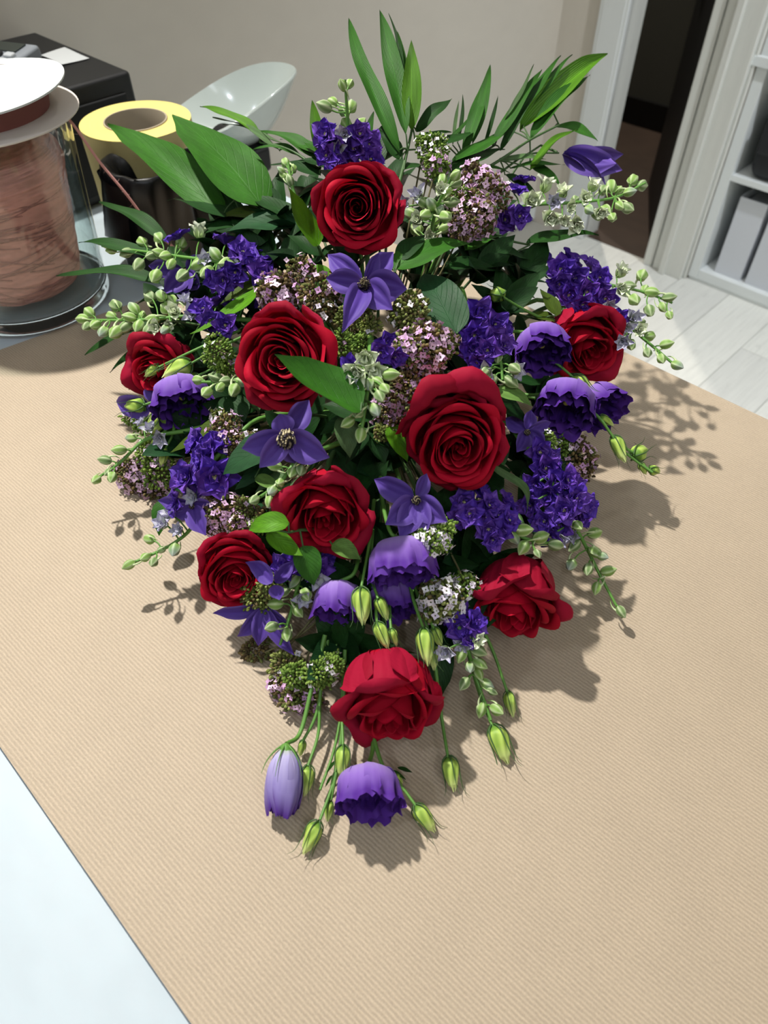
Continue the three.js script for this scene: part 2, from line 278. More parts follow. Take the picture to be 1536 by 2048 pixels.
{
  const c = [[82, 112], [130, 97], [179, 117], [124, 131]].map(([u, v]) => at(u, v, BX.h + .001)), o = thing('paper_slip', 'small white paper slip lying on the black box', 'paper', c[0].clone());
  const f = (off) => sheet(8, 8, (s, t) => c[0].clone().lerp(c[3], s).lerp(c[1].clone().lerp(c[2], s), t).sub(c[0]).add(V(0, off + .001 * Math.sin(3 * s + 2 * t) + .0012, 0)));
  const a = f(.0003), b = f(0); b.index.array.reverse(); mesh('sheet', mergeGeometries([a, b]), whitePlastic, o);
}
// rolls
function rollAt(name, label, cat, p, r, ri, h, mSide, mTop, mCore, coreT, axis, group) {
  const o = thing(name, label, cat, p, group);
  const T = (g) => { if (axis) g.applyQuaternion(new THREE.Quaternion().setFromUnitVectors(V(0, 1, 0), axis)); return g; };
  const n = 9, top = []; for (let i = 0; i <= n; i++) top.push([lerp(r, ri + coreT, i / n), h - (i % 2 ? .0006 : 0)]);
  mesh('wound_side', T(spun([[ri + coreT, 0], [r - .001, 0], [r, .002], [r, h / 2], [r, h - .002], [r - .001, h]], 72)), mSide, o);
  mesh('wound_face', T(sheet(72, n, (s, t) => { const a = -s * Math.PI * 2, k = Math.min(n, Math.round(t * n)); return V(top[k][0] * Math.cos(a), top[k][1], top[k][0] * Math.sin(a)); })), mTop, o);
  mesh('core', T(spun([[ri + coreT, 0], [ri + coreT, h + .001], [ri, h + .001], [ri, h / 2], [ri, 0], [ri + coreT, 0]], 60)), mCore, o);
  return o;
}
const labelTop = std({ color: 0xf0dc86, roughness: .6, map: tex(128, 128, (x, y) => { const v = .92 + .08 * n128(x * .1, y); return [v, v, v * .97]; }, true) }), labelSide = std({ color: 0xcbbf86, roughness: .55 }), card = std({ color: 0xa99d88, roughness: .8 }), coreWhite = std({ color: 0xd9d5ca, roughness: .7 });
const RL = at(271, 240, .180);
rollAt('label_roll', 'tall pale yellow roll of labels standing behind the black rolls', 'label roll', V(RL.x, TY, RL.z), .0885, .048, .180, labelSide, labelTop, card, .003);
{
  const p = at(388, 316, .15);
  rollAt('ribbon_reel', 'black ribbon reel with a white rim lying in front of the label roll', 'ribbon reel', V(p.x, TY, p.z), .05, .036, .15, blackPlastic, coreWhite, std({ color: 0x1c1a17, roughness: .8 }), .004);
}
{
  // crumpled roll of black bags
  const p = at(288, 318, .165), o = thing('black_bag_roll', 'crumpled roll of black plastic bags beside the glass vase', 'bag roll', V(p.x, TY, p.z));
  const m = std({ color: 0x07080c, roughness: .35 }); seed(41);
  const rip = (a, t) => 1 + .05 * Math.sin(3 * a + 7 * t) + .03 * Math.sin(7 * a - 5 * t) + .02 * Math.sin(13 * a + 9 * t);
  mesh('wound_bags', spun([[0, .0], [.056, 0], [.066, .006], [.07, .04], [.068, .08], [.07, .135], [.064, .162], [.053, .158], [.044, .14], [.036, .08], [.03, .03], [0, .02]], 90, null, rip), m, o);
  mesh('loose_flap', sheet(20, 10, (s, t) => { const a = lerp(2.1, 4.4, s), r = .072 + .014 * t * t + .004 * Math.sin(s * 17 + t * 5); return V(r * Math.cos(a), .155 - t * .1 + .006 * Math.sin(s * 11), r * Math.sin(a) * -1); }), m, o);
}
{
  const p = at(470, 272, .075), o = thing('tape_dispenser', 'black tape dispenser under the white dish behind the leaves', 'dispenser', V(p.x, TY, p.z), null, Math.PI / 4);
  mesh('body', rbox(.12, .05, .06, .01, 0, .025, 0), blackPlastic, o);
  mesh('tape_reel', new THREE.CylinderGeometry(.034, .034, .03, 36).rotateX(Math.PI / 2).translate(-.02, .065, 0), std({ color: 0x15171a, roughness: .3 }), o);
  mesh('cutter', rbox(.014, .03, .05, .003, .054, .06, 0), blackPlastic, o);
}
{
  // boat shaped white dish with one end swept up, on a foot
  const c = at(445, 215, .13), o = thing('white_dish', 'glossy white boat-shaped dish with one end swept up high', 'dish', V(c.x, TY, c.z));
  const e1 = at(590, 140, .155), e0 = at(325, 268, .085), ax = e1.clone().sub(e0); ax.y = 0; const L = ax.length(); ax.normalize(); const sd = V(-ax.z, 0, ax.x);
  const mid = e0.clone().add(e1).multiplyScalar(.5), off = V(mid.x - c.x, 0, mid.z - c.z);
  const surf = (inn) => (s, t) => { const a = -s * Math.PI * 2, r = t, x = Math.cos(a) * r, z = Math.sin(a) * r, hx = x * (L / 2), wz = z * .1 * (1 - .12 * x);
    const rimH = lerp(.088, .158, smooth((x + 1) / 2)) , y = lerp(.034, rimH, Math.pow(r, 2.2)) + (inn ? .0035 : 0);
    return off.clone().addScaledVector(ax, hx * (inn ? .985 : 1)).addScaledVector(sd, wz * (inn ? .97 : 1)).add(V(0, y, 0)); };
  const m = phys({ color: 0xb9c3bf, roughness: .14, clearcoat: .6, clearcoatRoughness: .05 });
  const inn = sheet(72, 18, surf(true)), out = sheet(72, 18, surf(false)); out.index.array.reverse(); out.computeVertexNormals();
  const rim = sheet(72, 2, (s, t) => surf(false)(s, 1).lerp(surf(true)(s, 1), t).add(V(0, .0012 * Math.sin(t * Math.PI), 0)));
  mesh('bowl', mergeGeometries([inn, out, rim]), m, o);
  mesh('foot', spun([[.0, 0], [.034, 0], [.036, .003], [.033, .012], [.03, .025], [.034, .037]], 40).translate(off.x, 0, off.z), m, o);
}
// ------------------------------------------------------------------ the white shelf on the right and what stands in it
{
  const a0 = ALC + .002, cw = .335, th = .036, fr = B1 + .005, dp = .39, o = thing('cube_shelf', 'white open cube shelf set in the wall beside the doorway', 'shelf', ab(a0, fr, 0), null, Math.PI / 4);
  const N = 4, R = 4, b = (x0, x1, y0, y1, z0, z1) => rbox(x1 - x0, y1 - y0, z1 - z0, .0015, (x0 + x1) / 2, (y0 + y1) / 2, (z0 + z1) / 2), m = whiteGloss;
  const wTot = N * cw + 2 * th + (N - 1) * .016, y0 = .012;
  const top = y0 + R * (cw + .016) + th;
  mesh('plinth', b(.006, dp, 0, y0 + .002, .004, wTot - .004), m, o);
  mesh('side_panel', b(0, dp, y0, top, 0, th), m, o); mesh('side_panel', b(0, dp, y0, top, wTot - th, wTot), m, o);
  for (let k = 0; k <= R; k++) { const y = y0 + (k ? th - .016 + k * (cw + .016) : 0), t = (k === 0 || k === R) ? th : .02; mesh('shelf_board', b(.002, dp - .004, y, y + t, th, wTot - th), m, o); }
  for (let k = 1; k < N; k++) mesh('divider', b(.003, dp - .006, y0 + .01, top - .01, th + k * (cw + .016) - .016, th + k * (cw + .016)), m, o);
  mesh('top_board', b(-.014, dp, y0 + th - .016 + 2 * (cw + .016) - .004, y0 + th - .016 + 2 * (cw + .016) + .024, -.014, wTot + .01), m, o);
  mesh('back_panel', b(dp - .004, dp, y0, top, .002, wTot - .002), m, o);
  // contents, in the shelf's axes (x into the shelf, z along it)
  const W3 = (x, y, z) => ab(a0 + z, fr + x, y), box1 = y0 + th, box2 = y0 + th - .016 + (cw + .016) + .02;
  const greyCard = std({ color: 0xc8ccd2, roughness: .6 });
  for (const [z, lab] of [[th + .095, 'grey-white magazine file standing by the side panel in the bottom cube'], [th + .215, 'grey-white magazine file second from the side panel in the bottom cube']]) {
    const f = thing('magazine_file', lab, 'file box', W3(.03, box1, z), 'magazine files in the bottom cube', Math.PI / 4);
    mesh('spine', rbox(.004, .285, .1, .0015, .002, .1425, 0), greyCard, f);
    for (const q of [-.048, .048]) mesh('side', new THREE.ExtrudeGeometry(new THREE.Shape([[0, 0], [.24, 0], [.24, .14], [.1, .285], [0, .285]].map((p) => new THREE.Vector2(...p))), { depth: .003, bevelEnabled: false }).translate(.002, 0, q - .0015), greyCard, f);
    mesh('bottom', box(.24, .003, .096, .122, .0015, 0), greyCard, f);
    mesh('back', box(.003, .14, .096, .24, .07, 0), greyCard, f);
    mesh('papers', box(.2, .26, .07, .115, .132, 0), std({ color: 0x8f9093, roughness: .9 }), f);
  }
  const bag = thing('black_bag', 'black padded bag in the upper cube of the white shelf', 'bag', W3(.05, box2 + .0, th + .15), null, Math.PI / 4);
  const bm = std({ color: 0x0d1016, roughness: .6 });
  mesh('body', rbox(.18, .23, .22, .04, .05, .115, 0), bm, bag);
  mesh('flap', rbox(.02, .11, .2, .009, -.042, .14, 0), bm, bag);
  mesh('handle', tube([V(.05, .22, -.06), V(.05, .25, -.04), V(.05, .262, 0), V(.05, .25, .04), V(.05, .22, .06)], .008, .008, 24, 8), bm, bag);
}
// ------------------------------------------------------------------ the flower spray: kit of parts
// height of the spray's surface above the table at a pixel of the frame
const HC = [[1720, .012], [1480, .03], [1380, .055], [1200, .08], [1010, .13], [880, .17], [715, .21], [600, .24], [500, .26], [415, .28], [300, .30], [20, .36]];
const HW = [[1720, 120], [1480, 170], [1200, 330], [1000, 430], [800, 500], [600, 560], [400, 540], [100, 480]];
const interp = (T, v) => { if (v >= T[0][0]) return T[0][1]; for (let i = 1; i < T.length; i++) if (v >= T[i][0]) return lerp(T[i][1], T[i - 1][1], (v - T[i][0]) / (T[i - 1][0] - T[i][0])); return T[T.length - 1][1]; };
function hs(u, v) { const t = clamp(Math.abs(u - 745) / interp(HW, v), 0, 1); return interp(HC, v) * (1 - .72 * t * t); }
const at3 = (q) => at(q[0], q[1], q[2] ?? hs(q[0], q[1]));
const CORE = at(752, 800, .045);
const rel = (o, p) => p.clone().sub(o.position);
const mixc = (a, b, t) => new THREE.Color().lerpColors(a, b, clamp(t, 0, 1));

// a blade: leaf, tepal or sepal from base to tip
const PROF = {
  lance: (v) => Math.pow(Math.sin(Math.PI * Math.pow(v, .8)), .85) * (1 - .25 * v),
  broad: (v) => Math.pow(Math.sin(Math.PI * Math.pow(v, .62)), .72) * (v > .75 ? 1 - .55 * ((v - .75) / .25) : 1),
  oval: (v) => Math.pow(Math.sin(Math.PI * Math.pow(v, .72)), .62) * (v > .8 ? 1 - .3 * ((v - .8) / .2) : 1),
  tepal: (v) => Math.pow(Math.sin(Math.PI * Math.pow(v, .78)), .7) * (v > .7 ? 1 - .5 * ((v - .7) / .3) : 1) + .12 * (1 - v),
};
function blade(B, T, w, o = {}) {
  const ax = T.clone().sub(B), L = ax.length(); ax.normalize();
  let n = (o.n ?? CAM.clone().sub(B).normalize().multiplyScalar(.55).add(V(0, .6, 0))).clone(); n.addScaledVector(ax, -n.dot(ax)).normalize();
  if (o.roll) n.applyAxisAngle(ax, o.roll);
  const sd = new THREE.Vector3().crossVectors(ax, n), pr = PROF[o.prof ?? 'lance'], bend = o.bend ?? .06, fold = o.fold ?? .2, ph = rr(0, 6), wv = o.wave ?? .02, curl = o.curl ?? 0, nu = o.nu ?? 8, nv = o.nv ?? 18, sway = o.sway ?? 0;
  return sheet(nu, nv, (s, t) => {
    const x = (s - .5) * 2, hw = w / 2 * pr(clamp(t, .0005, .9995)), e = Math.abs(x);
    const up = L * (bend * 4 * t * (1 - t) + curl * Math.pow(clamp((t - .55) / .45, 0, 1), 2)) + hw * fold * (e * e * .6 + e * .4) + L * wv * Math.sin(t * 9 + ph + (x > 0 ? 1.2 : 0)) * e * (1 - t * .5) + (o.ridge ? hw * o.ridge * Math.cos(x * Math.PI * 3) * Math.sin(Math.PI * t) : 0);
    return B.clone().addScaledVector(ax, L * t - L * Math.abs(curl) * .3 * Math.pow(clamp((t - .55) / .45, 0, 1), 2)).addScaledVector(sd, x * hw + L * sway * 4 * t * (1 - t)).addScaledVector(n, up);
  }, o.tint);
}
const DS = THREE.DoubleSide;
const leafMap = tex(256, 512, (x, y) => { const e = Math.abs(x - .5) * 2, q = ((y - .42 * e) * 8.5) % 1, d = Math.abs(((q + 1) % 1) - .5), mid = e < .03 ? 1 : 0, lat = d > .482 ? .55 : 0, net = Math.abs(n32(x * 1.2, y * 1.6) - .5) < .02 ? .18 : 0, k = Math.max(mid, lat, net), v = .74 + .14 * n8(x, y) + .1 * (n128(x, y) - .5); return [lerp(v * .97, 1.0, k * .16), lerp(v, 1, k * .2), lerp(v * .9, .9, k * .16)]; }, true);
const leafBump = tex(256, 512, (x, y) => { const e = Math.abs(x - .5) * 2, q = ((y - .42 * e) * 8.5) % 1, d = Math.abs(((q + 1) % 1) - .5), v = .7 - (e < .035 ? .5 : 0) - (d > .46 ? .35 : 0) - (Math.abs(n32(x * 1.2, y * 1.6) - .5) < .03 ? .15 : 0); return [v, v, v]; });
const lanceMap = tex(128, 256, (x, y) => { const e = Math.abs(x - .5) * 2, v = .8 + .1 * Math.sin(x * 90) + .12 * (n8(x, y) - .5) + (e < .04 ? .12 : 0); return [v, v, v * .92]; }, true);
const lanceBump = tex(128, 64, (x) => { const v = .5 + .4 * Math.sin(x * 90); return [v, v, v]; });
const leafMat = (c, lance, rough = .52) => phys({ color: c, side: DS, roughness: rough, map: lance ? lanceMap : leafMap, bumpMap: lance ? lanceBump : leafBump, bumpScale: lance ? .0003 : .0006, specularIntensity: .4 });
const LEAF = {
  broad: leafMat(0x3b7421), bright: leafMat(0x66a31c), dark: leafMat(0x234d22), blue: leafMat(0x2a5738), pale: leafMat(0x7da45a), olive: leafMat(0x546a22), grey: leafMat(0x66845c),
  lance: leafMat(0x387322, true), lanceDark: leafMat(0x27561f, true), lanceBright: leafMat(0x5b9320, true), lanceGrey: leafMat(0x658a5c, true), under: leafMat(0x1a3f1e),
};
const stemM = std({ color: 0x5d8f3c, roughness: .5 }), stemDark = std({ color: 0x3c5d2c, roughness: .55 }), stemBrown = std({ color: 0x6d6a45, roughness: .7 });
const vcol = (o) => phys({ vertexColors: true, ...o });
// stem from a flower's base back into the foam
function stemIn(o, p, axis, r, m, first = .045) {
  const e = CORE.clone().lerp(p, .25); e.y = Math.min(e.y, TY + .06);
  const q = p.clone().addScaledVector(axis, -first); q.y = Math.max(q.y, TY + .012);
  mesh('stem', tube([rel(o, p), rel(o, q), rel(o, e)], r, r * 1.1, 14, 7), m ?? stemDark, o);
}

// ---- rose petals: three sets, from full open faces to half-open blooms seen from the side
const roseMats = [0xa80826, 0x9b0722, 0xb40a2a].map((c) => phys({ color: c, side: DS, roughness: .68, sheen: .35, sheenColor: new THREE.Color(0x7a1020), sheenRoughness: .5, specularIntensity: .25 }));
const roseGuard = [0x9a1030, 0x8e0c28].map((c) => phys({ color: c, side: DS, roughness: .7, sheen: .3, sheenColor: new THREE.Color(0x8a3040), sheenRoughness: .5, specularIntensity: .25, bumpMap: tex(64, 128, (x, y) => { const v = .5 + .3 * Math.sin(x * 60) * n8(x, y) + .3 * n32(x, y); return [v, v, v]; }), bumpScale: .0006 }));
function rosePetal(t, guard, kind) {
  const side = kind === 2, rho = (guard ? (side ? .9 : .92) : .045 + .84 * Math.pow(t, .95)) * (1 + (t > .3 ? rr(-.05, .05) : 0)), top = (side ? .55 : .5) - (side ? .42 : .5) * Math.pow(Math.max(0, t - .25) / .75, 1.4) - (t < .25 ? .12 * (1 - t / .25) : 0);
  const yT = guard ? (side ? .06 : -.2) + rr(-.16, .12) : top + rr(-.05, .05) * (.3 + t), yB = side ? -1.32 : -.8, rB = .06 + .1 * t, w = guard ? rr(.9, 1.1) : lerp(1.5, .92, Math.pow(t, .5)) * rr(.85, 1.12);
  const curlMax = guard ? rr(1.6, 2.7) : lerp(.4, 2.1, Math.pow(t, .6)) * rr(.6, 1.2), c = guard ? (side ? rr(.1, .17) : rr(.07, .12)) : (.02 + .085 * t) * rr(.8, 1.25), ph = rr(0, 6), tw = rr(-.05, .05), point = guard ? (side ? rr(.1, .2) : rr(.02, .12)) : .13 * t * rnd(), p1 = [rho * 1.04 + .05, yB + .08], p2 = [rho * (1.08 - .06 * t), lerp(-.1, yT, .3)], skew = rr(-.16, .16) * (.3 + t), dip = rnd() < .4 ? rr(.02, .07) * t : 0, dx = rr(-.5, .5);
  const g = sheet(18, 18, (s, q) => {
    const x = (s - .5) * 2, e = Math.abs(x), k = Math.min(1, q / .8), m = 1 - k;
    let r = m * m * m * rB + 3 * m * m * k * p1[0] + 3 * m * k * k * p2[0] + k * k * k * rho, y = m * m * m * yB + 3 * m * m * k * p1[1] + 3 * m * k * k * p2[1] + k * k * k * yT;
    const pk = Math.exp(-((x - dx * .3) ** 2) * 9), rimH = 1 - (guard ? .34 : .2) * Math.pow(e, 2.2) + point * pk + skew * x * .3 - dip * Math.exp(-((x - dx) ** 2) * 14); y = yB + (y - yB) * rimH;
    if (q > .8) { const f = (q - .8) / .2, al = f * curlMax * (1 - .45 * e * e) * (1 + .3 * Math.sin(x * 3.4 + ph)) + f * point * pk * 4; r += c * (1 - Math.cos(al)) * (1 + pk * point * 3); y += c * Math.sin(al); }
    r += (.05 * x + .04 * t * x * x * (guard ? 1.8 : 1)) * k + .028 * Math.sin(x * 3.2 + ph) * k * (.25 + t) + tw * x * k + (guard ? (.03 * Math.sin(x * 7 + ph) + .018 * Math.sin(x * 17 + ph)) * k : 0);
    const a = x * w * (q < .5 ? .55 + .9 * q : 1);
    return V(r * Math.sin(a), y, r * Math.cos(a));
  });
  return g;
}
const ROSE = [0, 1, 2].map((kind) => {
  seed(100 + kind); const N = kind === 2 ? 22 : 30, out = [];
  for (let i = 0; i < N; i++) { const t = i / (N - 1); out.push({ g: rosePetal(t, false, kind), a: i * 2.3999 + rr(-.3, .3), m: i % 3 }); }
  for (let i = 0; i < 5; i++) out.push({ g: rosePetal(1, true, kind), a: i * 1.257 + .4 + rr(-.2, .2), guard: i % 2 });
  return out;
});
function rose(label, u, v, h, R, du, dv, kind, twist, opts = {}) {
  const p = at(u, v, h), d = facing(p, du, dv), s = px2m(p, R * (kind === 2 ? .86 : .93)), o = thing('red_rose', label, 'rose', p);
  const q = quatTo(d, twist);
  ROSE[kind].forEach((e) => {
    const m = mesh('petal', e.g, e.guard != null ? roseGuard[e.guard] : roseMats[e.m], o);
    m.quaternion.copy(q).multiply(new THREE.Quaternion().setFromAxisAngle(V(0, 1, 0), e.a)); m.scale.setScalar(s);
  });
  if (opts.back) { let best = 0, bd = -9; for (let a = 0; a < 6.28; a += .1) { const w = V(Math.sin(a), 0, Math.cos(a)).applyQuaternion(q).dot(UP); if (w > bd) { bd = w; best = a; } }
    opts.back.forEach((da, i) => { const m = mesh('petal', ROSE[2][22 + i].g, roseGuard[i % 2], o); m.quaternion.copy(q).multiply(new THREE.Quaternion().setFromAxisAngle(V(0, 1, 0), best + da)).multiply(new THREE.Quaternion().setFromAxisAngle(V(1, 0, 0), .12)); m.scale.setScalar(s * 1.16); m.position.copy(d).multiplyScalar(s * .12); }); }
  const b = p.clone().addScaledVector(d, -s * (kind === 2 ? 1.28 : .78));
  const cg = []; for (let k = 0; k < 5; k++) { const a = k * 1.257, dr = V(Math.cos(a), 0, Math.sin(a)).applyQuaternion(q); mesh('sepal', blade(rel(o, b), rel(o, b).addScaledVector(dr, s * .75).addScaledVector(d, s * .12), s * .26, { n: d, bend: -.1, fold: .1, nv: 10, nu: 4 }), LEAF.lance, o); }
  mesh('hip', spun([[0, 0], [.1, .0], [.16, .1], [.17, .2], [.12, .3]].map(([r, y]) => [r * s, y * s - s * .26]), 16).applyQuaternion(q).translate(...rel(o, b).toArray()), stemM, o);
  stemIn(o, b.clone().addScaledVector(d, -s * .2), d, .0028, stemDark);
  return o;
}

// ---- lisianthus
const LC = { base: col(0xb4a0d8), mid: col(0x8462b8), rim: col(0x532c8c), deep: col(0x3a1a6e), green: col(0x9db86a), pale: col(0xb9b3d8), lav: col(0x8d80bc) };
const lisM = vcol({ side: DS, roughness: .6, sheen: .35, sheenColor: new THREE.Color(0x6a58a8), specularIntensity: .3 });
function lisPetal(layer, closed) {
  const rho = closed ? [.36, .28, .2][layer] : [.9, .68, .42][layer] * rr(.9, 1.08), yT = closed ? .75 - layer * .03 : [.5, .42, .2][layer] + (closed ? 0 : rr(-.16, .12)), w = closed ? .95 : [.78, .8, .9][layer], yB = -1, ph = rr(0, 6), fr = rr(6, 9), bulge = closed ? .66 : [1.0, .74, .45][layer], flare = closed ? .1 : [.1, .08, .02][layer];
  return sheet(18, 18, (s, q) => {
    const x = (s - .5) * 2, e = Math.abs(x), m = 1 - q;
    let r = closed ? 3 * m * m * q * .5 * (bulge / .66) + 3 * m * q * q * .86 * (bulge / .66) + q * q * q * rho + m * m * m * .08 : 3 * m * m * q * (bulge * 1.15) + 3 * m * q * q * (closed ? bulge * .9 : bulge) + q * q * q * rho + m * m * m * .08, y = m * m * m * yB + 3 * m * m * q * (yB + (closed ? .2 : .05)) + 3 * m * q * q * lerp(yB, yT, .62) + q * q * q * yT;
    y = yB + (y - yB) * (1 - .2 * Math.pow(e, 2.2));
    const f = clamp((q - .62) / .38, 0, 1), am = closed ? .04 : .1; r += flare * f * f + am * Math.sin(x * fr + ph) * f + .04 * x * q; y += am * .7 * Math.cos(x * fr * 1.3 + ph * 2) * f * f + .03 * Math.sin(x * 23 + ph) * f * f;
    const a = x * w * (q < .4 ? .6 + q : 1); return V(r * Math.sin(a), y, r * Math.cos(a));
  }, (s, q) => { const e = .5 + .5 * Math.sin((s - .5) * 40 + ph); if (closed) return q < .22 ? mixc(LC.green, LC.pale, q / .22) : q < .72 ? mixc(LC.pale, LC.lav, (q - .22) / .5 + .12 * e) : mixc(LC.lav, LC.rim, (q - .72) / .26); const c = layer === 0 ? (q < .1 ? mixc(LC.green, LC.base, q / .1) : q < .6 ? mixc(LC.base, LC.mid, (q - .1) / .5 + .08 * e) : mixc(LC.mid, LC.rim, (q - .6) / .3 + .1 * e)) : mixc(LC.mid, layer === 1 ? LC.rim : LC.deep, q * 1.3 + .1 * e); return c; });
}
const LIS = [0, 1, 2, 3].map((k) => { seed(200 + k); const closed = k === 3, out = []; const n = closed ? [3, 3, 2] : [6, 5, 4]; n.forEach((c, L) => { for (let i = 0; i < c; i++) out.push({ g: lisPetal(L, closed), a: i / c * Math.PI * 2 + L * .6 + rr(-.1, .1) }); }); return out; });
const budC = { a: col(0x7ba03f), b: col(0xb4cf62), c: col(0xd4e293), d: col(0x4f7d2f) };
const budM = vcol({ roughness: .45, specularIntensity: .4 });
const budBodies = [0, 1, 2].map((k) => { seed(230 + k); const ph = rr(0, 6); return sheet(30, 22, (s, t) => { const a = -s * Math.PI * 2, pr = t < .3 ? Math.pow(Math.sin(t / .3 * Math.PI / 2), .7) * .235 : lerp(.235, .075, Math.pow((t - .3) / .7, 1.7)), tip = t > .86 ? 1 - .5 * ((t - .86) / .14) : 1, r = pr * tip * (1 + .09 * Math.cos(5 * a + t * 5 + ph) * smooth(t * 2.2)), y = t + (t > .88 ? .07 * Math.cos(3 * a + ph) * ((t - .88) / .12) : 0); return V(r * Math.cos(a), y, r * Math.sin(a)); }, (s, t) => { const q = .5 + .5 * Math.cos(-5 * s * Math.PI * 2 + t * 5 + ph); return t < .15 ? mixc(budC.d, budC.a, t / .15) : mixc(mixc(budC.a, budC.b, q * .7 + .3), budC.c, (t - .55) / .45); }); });
const sepG = [0, 1].map((k) => { seed(240 + k); const out = .03 + k * .03; return tube([V(.06, -.02, 0), V(.2, .1, 0), V(.255, .3, 0), V(.25, .6, .01), V(.23 + out, .95 + k * .1, .03), V(.25 + out * 3, 1.12 + k * .12, .05)], .028, .004, 14, 5); });
function lisBud(o, p, dir, L, k = 0, slim = 1) {
  const g = new THREE.Group(); g.name = numbered('bud'); o.add(g); g.position.copy(rel(o, p)); g.quaternion.copy(quatTo(dir, rr(0, 6))); g.scale.set(L * slim, L, L * slim);
  mesh('bud_body', budBodies[k % 3], budM, g);
  for (let i = 0; i < 5; i++) { const s = mesh('sepal', sepG[(i + k) % 2], stemDark, g); s.rotation.y = i * 1.257 + rr(-.15, .15); }
  return g;
}
// bloom: centre pixel, half width in pixels, facing; buds: [base u, v, tip u, v, h]; stem pixels run from the core outwards
function lisBloom(o, u, v, h, R, du, dv, kind, twist, tall = 1) {
  const p = at(u, v, h), d = facing(p, du, dv), s = px2m(p, R), g = new THREE.Group(); g.name = numbered('bloom'); o.add(g); g.position.copy(rel(o, p)); g.quaternion.copy(quatTo(d, twist)); g.scale.set(s, s * tall, s);
  LIS[kind].forEach((e) => { const m = mesh('petal', e.g, lisM, g); m.rotation.y = e.a; });
  mesh('pistil', spun([[0, -.9], [.08, -.8], [.11, -.6], [.05, -.4], [.1, -.32], [.09, -.26], [0, -.24]], 14), std({ color: 0xb9b852, roughness: .6 }), g);
  mesh('calyx', mergeGeometries([spun([[0, -1.12], [.07, -1.1], [.16, -1.02], [.22, -.9]], 16), ...[0, 1, 2, 3, 4].map((i) => tube([V(.08, -1.06, 0), V(.34, -.9, 0), V(.6, -.62, 0), V(.74, -.3, 0)], .035, .006, 8, 4).rotateY(i * 1.257))]), stemM, g);
  return p.clone().addScaledVector(d, -s * 1.08 * tall);
}
function pathStem(o, pts, r0, r1, m, name = 'stem') { mesh(name, tube(pts.map((q) => rel(o, q.isVector3 ? q : at3(q))), r0, r1, 10 * pts.length, 7), m ?? stemM, o); }

// ---- clematis
const clC = { a: col(0x4b3289), b: col(0x7059aa), c: col(0x5c47bb), line: col(0x35236c) };
const clM = vcol({ side: DS, roughness: .55, sheen: .3, sheenColor: new THREE.Color(0x7068b0), specularIntensity: .3 });
const clTint = (lite) => (s, t) => { const x = Math.abs(s - .5) * 2, l = Math.max(0, Math.cos(x * Math.PI * 3)) * .5; return mixc(mixc(clC.a, clC.b, .12 + .75 * x * x * (.5 + .5 * t) + lite), clC.line, l * (1 - t) * .75); };
const anther = std({ color: 0x2b2438, roughness: .8 }), filament = std({ color: 0xb9ad8f, roughness: .8 });
// tips: [u, v, dh (height above the centre), width px, curl]
function clematis(label, u, v, h, du, dv, tips, opts = {}) {
  const p = at(u, v, h), d = facing(p, du, dv), o = thing('clematis_flower', label, 'clematis', p); seed(u * 3 + v);
  tips.forEach(([tu, tv, dh, w, curl = .1, roll = 0]) => { const T = at(tu, tv, h + dh), B = p.clone().addScaledVector(T.clone().sub(p), .06); mesh('tepal', blade(rel(o, B), rel(o, T), px2m(p, w), { n: d, prof: 'tepal', fold: .5, bend: opts.bend ?? .1, curl, ridge: .1, wave: .014, roll, tint: clTint(opts.lite ?? 0), nu: 12, nv: 20 }), clM, o); });
  if (!opts.noStamens) {
    const A = [], B2 = [], n = 46, s = px2m(p, opts.st ?? 24), q = quatTo(d, 0), da = opts.droop ? V(0, -1, 0) : d;
    for (let i = 0; i < n; i++) { const f = Math.sqrt(i / n), a = i * 2.4, e = V(Math.cos(a) * f * .55, 1.15 - .35 * f, Math.sin(a) * f * .55).multiplyScalar(s).applyQuaternion(q), b = V(Math.cos(a) * f * .22, 0, Math.sin(a) * f * .22).multiplyScalar(s).applyQuaternion(q); const mid = b.clone().lerp(e, .6).add(V(Math.cos(a), 0, Math.sin(a)).applyQuaternion(q).multiplyScalar(s * .12 * f)); A.push(tube([b, mid, e], s * .035, s * .035, 5, 4)); B2.push(tube([e, e.clone().addScaledVector(e.clone().sub(mid).normalize(), s * .3)], s * .07, s * .045, 3, 5)); }
    mesh('stamens', mergeGeometries(A), filament, o); mesh('anthers', mergeGeometries(B2.filter((g, i) => i % 2)), anther, o); mesh('pale_anthers', mergeGeometries(B2.filter((g, i) => !(i % 2))), std({ color: 0xc9bb98, roughness: .8 }), o);
  }
  stemIn(o, p.clone().addScaledVector(d, -.004), d, .0015, stemDark, .03);
  return o;
}

